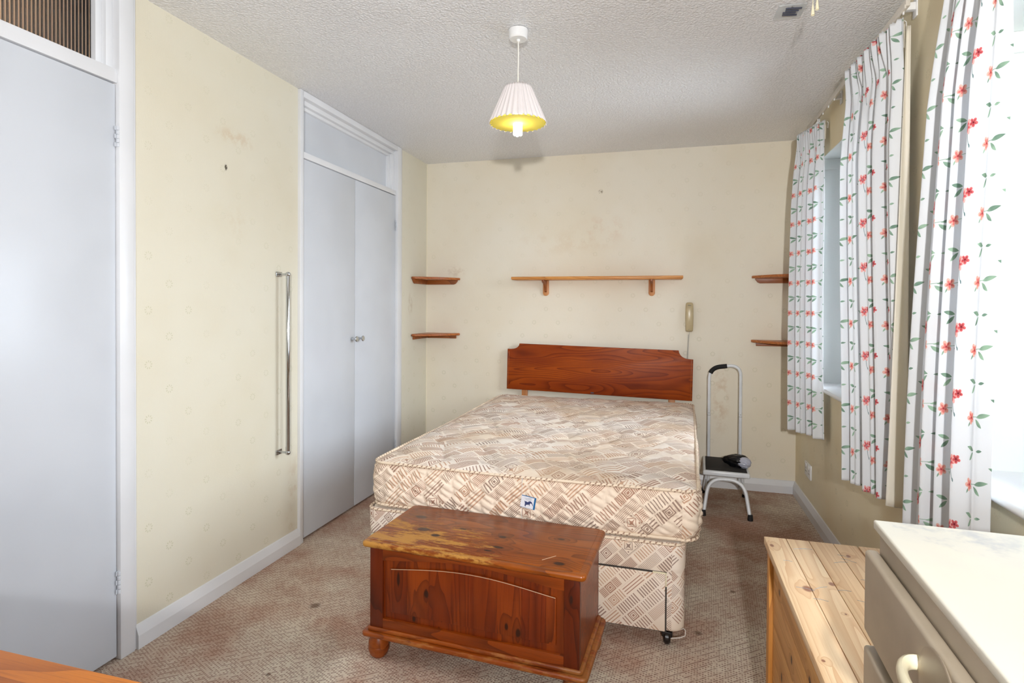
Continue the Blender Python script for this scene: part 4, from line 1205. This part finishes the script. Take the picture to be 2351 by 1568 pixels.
for (xx, yy) in ((-.352, -.140), (.352, -.140), (-.352, .140), (.352, .140)):
    B().lathe([(0, 0), (.020, .0005), (.031, .012), (.037, .030), (.0365, .040), (.0352, .043), (.0365, .046), (.035, .060), (.028, .074), (.024, .083), (0, .084)], (xx, yy, 0), 28).obj('foot', 'chest_mould', bc)
B().box(-.012, .012, BD, BD + .004, .36, .40).obj('hinge', 'steel', bc)

# ------------------------------------------------------------ step stool
ss_ = thing('step_stool', 'white tubular step stool with a tall handrail standing right of the bed', 'stool', (.352, 3.775, 0), R(-3))
def bend(pts, r=.05, n=7):
    """round the corners of a polyline"""
    out = [Vector(pts[0])]
    for a, b_, c in zip(pts, pts[1:], pts[2:]):
        a, b_, c = Vector(a), Vector(b_), Vector(c)
        d1 = (a - b_); d2 = (c - b_); k = min(r, d1.length * .49, d2.length * .49)
        p1 = b_ + d1.normalized() * k; p2 = b_ + d2.normalized() * k
        for i in range(n + 1):
            t = i / n; out.append(p1 * (1 - t) ** 2 + b_ * 2 * t * (1 - t) + p2 * t * t)
    out.append(Vector(pts[-1])); return out
TRx, TRy0, TRy1 = .134, -.155, .195
B().box(-TRx, TRx, TRy0, TRy1, .213, .244, .010, 4).obj('tray', 'enamel', ss_)
B().box(-TRx + .016, TRx - .016, TRy0 + .014, TRy1 - .014, .2442, .2466, .001).obj('tread_mat', 'tread', ss_)
fl_ = bend([(-.128, -.245, .012), (-.098, -.176, .205), (.098, -.176, .205), (.128, -.245, .012)], .085, 10)
B().tube(fl_, .0105, 16).obj('front_leg_frame', 'enamel', ss_)
bl_ = bend([(-.125, .185, .012), (-.100, .130, .203), (.100, .130, .203), (.125, .185, .012)], .06, 10)
B().tube(bl_, .0105, 16).obj('back_leg_frame', 'enamel', ss_)
for (xx, yy) in ((-.130, -.250), (.130, -.250), (-.127, .190), (.127, .190)):
    sg = 1 if xx > 0 else -1
    B().lathe([(0, 0), (.0150, 0), (.0155, .004), (.0130, .030), (.0125, .034), (0, .034)], (xx - sg * .001, yy + (.004 if yy < 0 else -.004), 0), 20).obj('rubber_foot', 'rubber', ss_)
hr_ = bend([(-.097, .190, .05), (-.097, .190, .60), (-.097, .190, .835), (.097, .190, .860), (.097, .190, .60), (.097, .190, .05)], .075, 10)
B().tube(hr_, .0100, 16).obj('handrail', 'enamel', ss_)
hp = [p for p in hr_ if p.z > .785 and p.x < .012]
hp = hp[1:] + [Vector((.012, .190, .849))]
B().tube(hp, .0145, 16).obj('foam_grip', 'foam', ss_)
b = B()
for xx in (-.097, .097):
    b.lathe([(0, -.0012), (.0107, -.0012), (.0107, .0012), (0, .0012)], (xx, .190, .52), 16)
    b.lathe([(0, -.012), (.003, -.012), (.003, .004), (0, .004)], (xx, .190, .535), 8, 'y')
pieces(b, 'tube_joint', 'steel', ss_)
b = B(); b.tube([(-.112, -.21, .10), (-.112, .16, .10)], .004, 8); b.tube([(.112, -.21, .10), (.112, .16, .10)], .004, 8)
pieces(b, 'side_brace', 'enamel', ss_)

# black bag with wrapped paper lying on the stool
def lump(c, rad, sc3, seed, amp=.18, sub=4, sharp=None):
    b = bmesh.new(); bmesh.ops.create_icosphere(b, subdivisions=sub, radius=1)
    rs = random.Random(seed); ds = [(Vector((rs.uniform(-1, 1), rs.uniform(-1, 1), rs.uniform(-1, 1))).normalized(), rs.uniform(3, 9), rs.uniform(0, 6)) for _ in range(9)]
    for v in b.verts:
        k = sum(abs(math.sin(v.co.dot(d) * f_ + ph_)) for d, f_, ph_ in ds) / 9
        v.co *= 1 + amp * (k - .6)
        if sharp: v.co = sharp(v.co)
        v.co = Vector((c[0] + v.co.x * rad * sc3[0], c[1] + v.co.y * rad * sc3[1], max(c[2] + v.co.z * rad * sc3[2], .0005)))
    return b
bag = thing('plastic_bag', 'black plastic bag around clear-wrapped papers lying on the stool seat', 'bag', (.428, 3.755, .2468), R(-18)); bag.scale = (1.14, 1.14, 1.14)
x = B(); x._merge(lump((-.015, 0, .030), .07, (1.0, .62, .50), 5, .35, 5, lambda c: Vector((c.x, c.y * (1 + .35 * c.x), c.z * (1 + .30 * c.x)))))
x.obj('black_film', 'bag', bag, smooth=50)
x = B(); x._merge(lump((.030, -.016, .030), .046, (.80, .70, .66), 8, .30, 5)); x.obj('wrapped_paper', 'bag_clear', bag, smooth=50)

# ------------------------------------------------------------ pine box at the right wall
pb = thing('pine_box', 'bare pine storage box with planked lid beyond the cream chest of drawers', 'box', (.430, 1.350, 0))
x0, x1, y0, y1, zt = -.172, .172, -.325, .330, .610
for i, (a, c) in enumerate(((x0, -.116), (-.116, -.060), (-.060, -.001), (-.001, .055))):
    B().box(a + .0006, c - .0006, y0, y1, zt - .020, zt, .0012).obj('lid_plank', 'raw_pine', pb)
rs = random.Random(5)
for i in range(16):
    xa, ya = rs.uniform(-.15, .04), rs.uniform(-.02, .28); a = rs.uniform(-.5, .6); L_ = rs.uniform(.012, .04)
    B().tube([(xa, ya, zt + .0001), (xa + L_ * .5 * math.cos(a), ya + L_ * .5 * math.sin(a) + .003, zt + .0001), (xa + L_ * math.cos(a), ya + L_ * math.sin(a), zt + .0001)], .0005, 4).obj('pencil_mark', 'pencil', pb)
B().box(.0585, x1, y0, y1, zt - .020, zt, .0015).obj('back_rail', 'raw_pine', pb)
b = B()
for i in range(6):
    za = .02 + i * .095; b.box(x0 + .018, x0 + .034, y0 + .01, y1 - .045, za, min(za + .0945, zt - .022), .001)
b.obj('side_planks', 'raw_pine_side', pb)
b = B(); b.box(x0 + .008, x0 + .036, y1 - .044, y1 - .008, 0.0, zt - .021, .0015); b.obj('corner_post', 'raw_pine_post', pb)
b = B(); b.box(x0 + .008, x0 + .036, y0 + .006, y0 + .042, 0.0, zt - .021, .0015); b.obj('corner_post', 'raw_pine_post', pb)
b = B(); b.box(x0 + .036, x1 - .01, y1 - .03, y1 - .012, .0, zt - .021); b.box(x0 + .036, x1 - .01, y0 + .012, y0 + .03, .0, zt - .021); b.box(x1 - .03, x1 - .01, y0 + .03, y1 - .03, 0, zt - .021); b.box(x0 + .034, x1 - .03, y0 + .03, y1 - .03, .03, .045)
b.obj('carcass', 'raw_pine_side', pb, smooth=0)

# ------------------------------------------------------------ cream chest of drawers
cd = thing('chest_of_drawers', 'cream lacquered chest of drawers in the right foreground', 'chest of drawers', (.535, .640, 0), R(-2.4))
CW, CDp, CT = .235, .350, .910      # half depth (x), half length (y)
b = B(); b.box(-CW - .004, CW, -CDp, CDp, CT - .014, CT, .003, 3); b.obj('top', 'cabtop', cd)
b = B(); b.box(-CW + .004, CW - .004, -CDp + .004, CDp - .004, .06, CT - .015, .002); b.box(-CW + .03, CW - .02, -CDp + .03, CDp - .03, 0, .06)
b.obj('carcass', 'cream_shaded', cd)
zs = [(.737, .864), (.560, .715), (.380, .540), (.200, .360), (.075, .185)]
for i, (za, zb) in enumerate(zs):
    d = B(); ya, yb = -CDp - .000, CDp - .002
    d.box(-CW - .016, -CW + .003, ya, yb, za, zb, .006, 4)
    do = d.obj('drawer', 'cream_shaded', cd)
    hz = za + .084
    pts = []
    for k in range(25):
        a = PI * k / 24; pts.append((-CW - .014 - .030 * math.sin(a) ** .7, .065 + .055 * math.cos(a), hz))
    hdl = B()
    # D-shaped bow pull
    V_, F_, L_ = tube_arrays(pts, .006, 12)
    q = bmesh.new(); vs = [q.verts.new((v.x, v.y, hz + (v.z - hz) * 1.5)) for v in V_]
    for f_ in F_: q.faces.new([vs[j] for j in f_])
    bmesh.ops.recalc_face_normals(q, faces=q.faces); hdl._merge(q)
    hdl.obj('handle', 'plastic_cream', do)
    pl_ = B(); pl_.lathe([(.050, 0), (.054, -.001), (.056, -.003), (.054, -.0035), (.050, -.003)], (-CW - .0155, .060, hz - .01), 36, 'x'); pl_.obj('handle_ring', 'cream_shaded', do)

# ------------------------------------------------------------ orange teak desk, bottom left
dk = thing('teak_desk', 'orange teak desk top at the bottom left corner', 'desk', (-1.13, .345, 0))
B().box(-.66, .66, -.235, .231, .725, .750, .003).obj('desk_top', 'desk', dk)
for (xx, yy) in ((-.61, -.19), (.61, -.19), (-.61, .19), (.61, .19)):
    B().prism([(xx - .022, yy - .022), (xx + .022, yy - .022), (xx + .022, yy + .022), (xx - .022, yy + .022)], 'z', 0, .725, .002).obj('leg', 'desk', dk)
B().box(-.59, .59, -.17, .19, .62, .724, .002).obj('drawer_box', 'desk', dk)
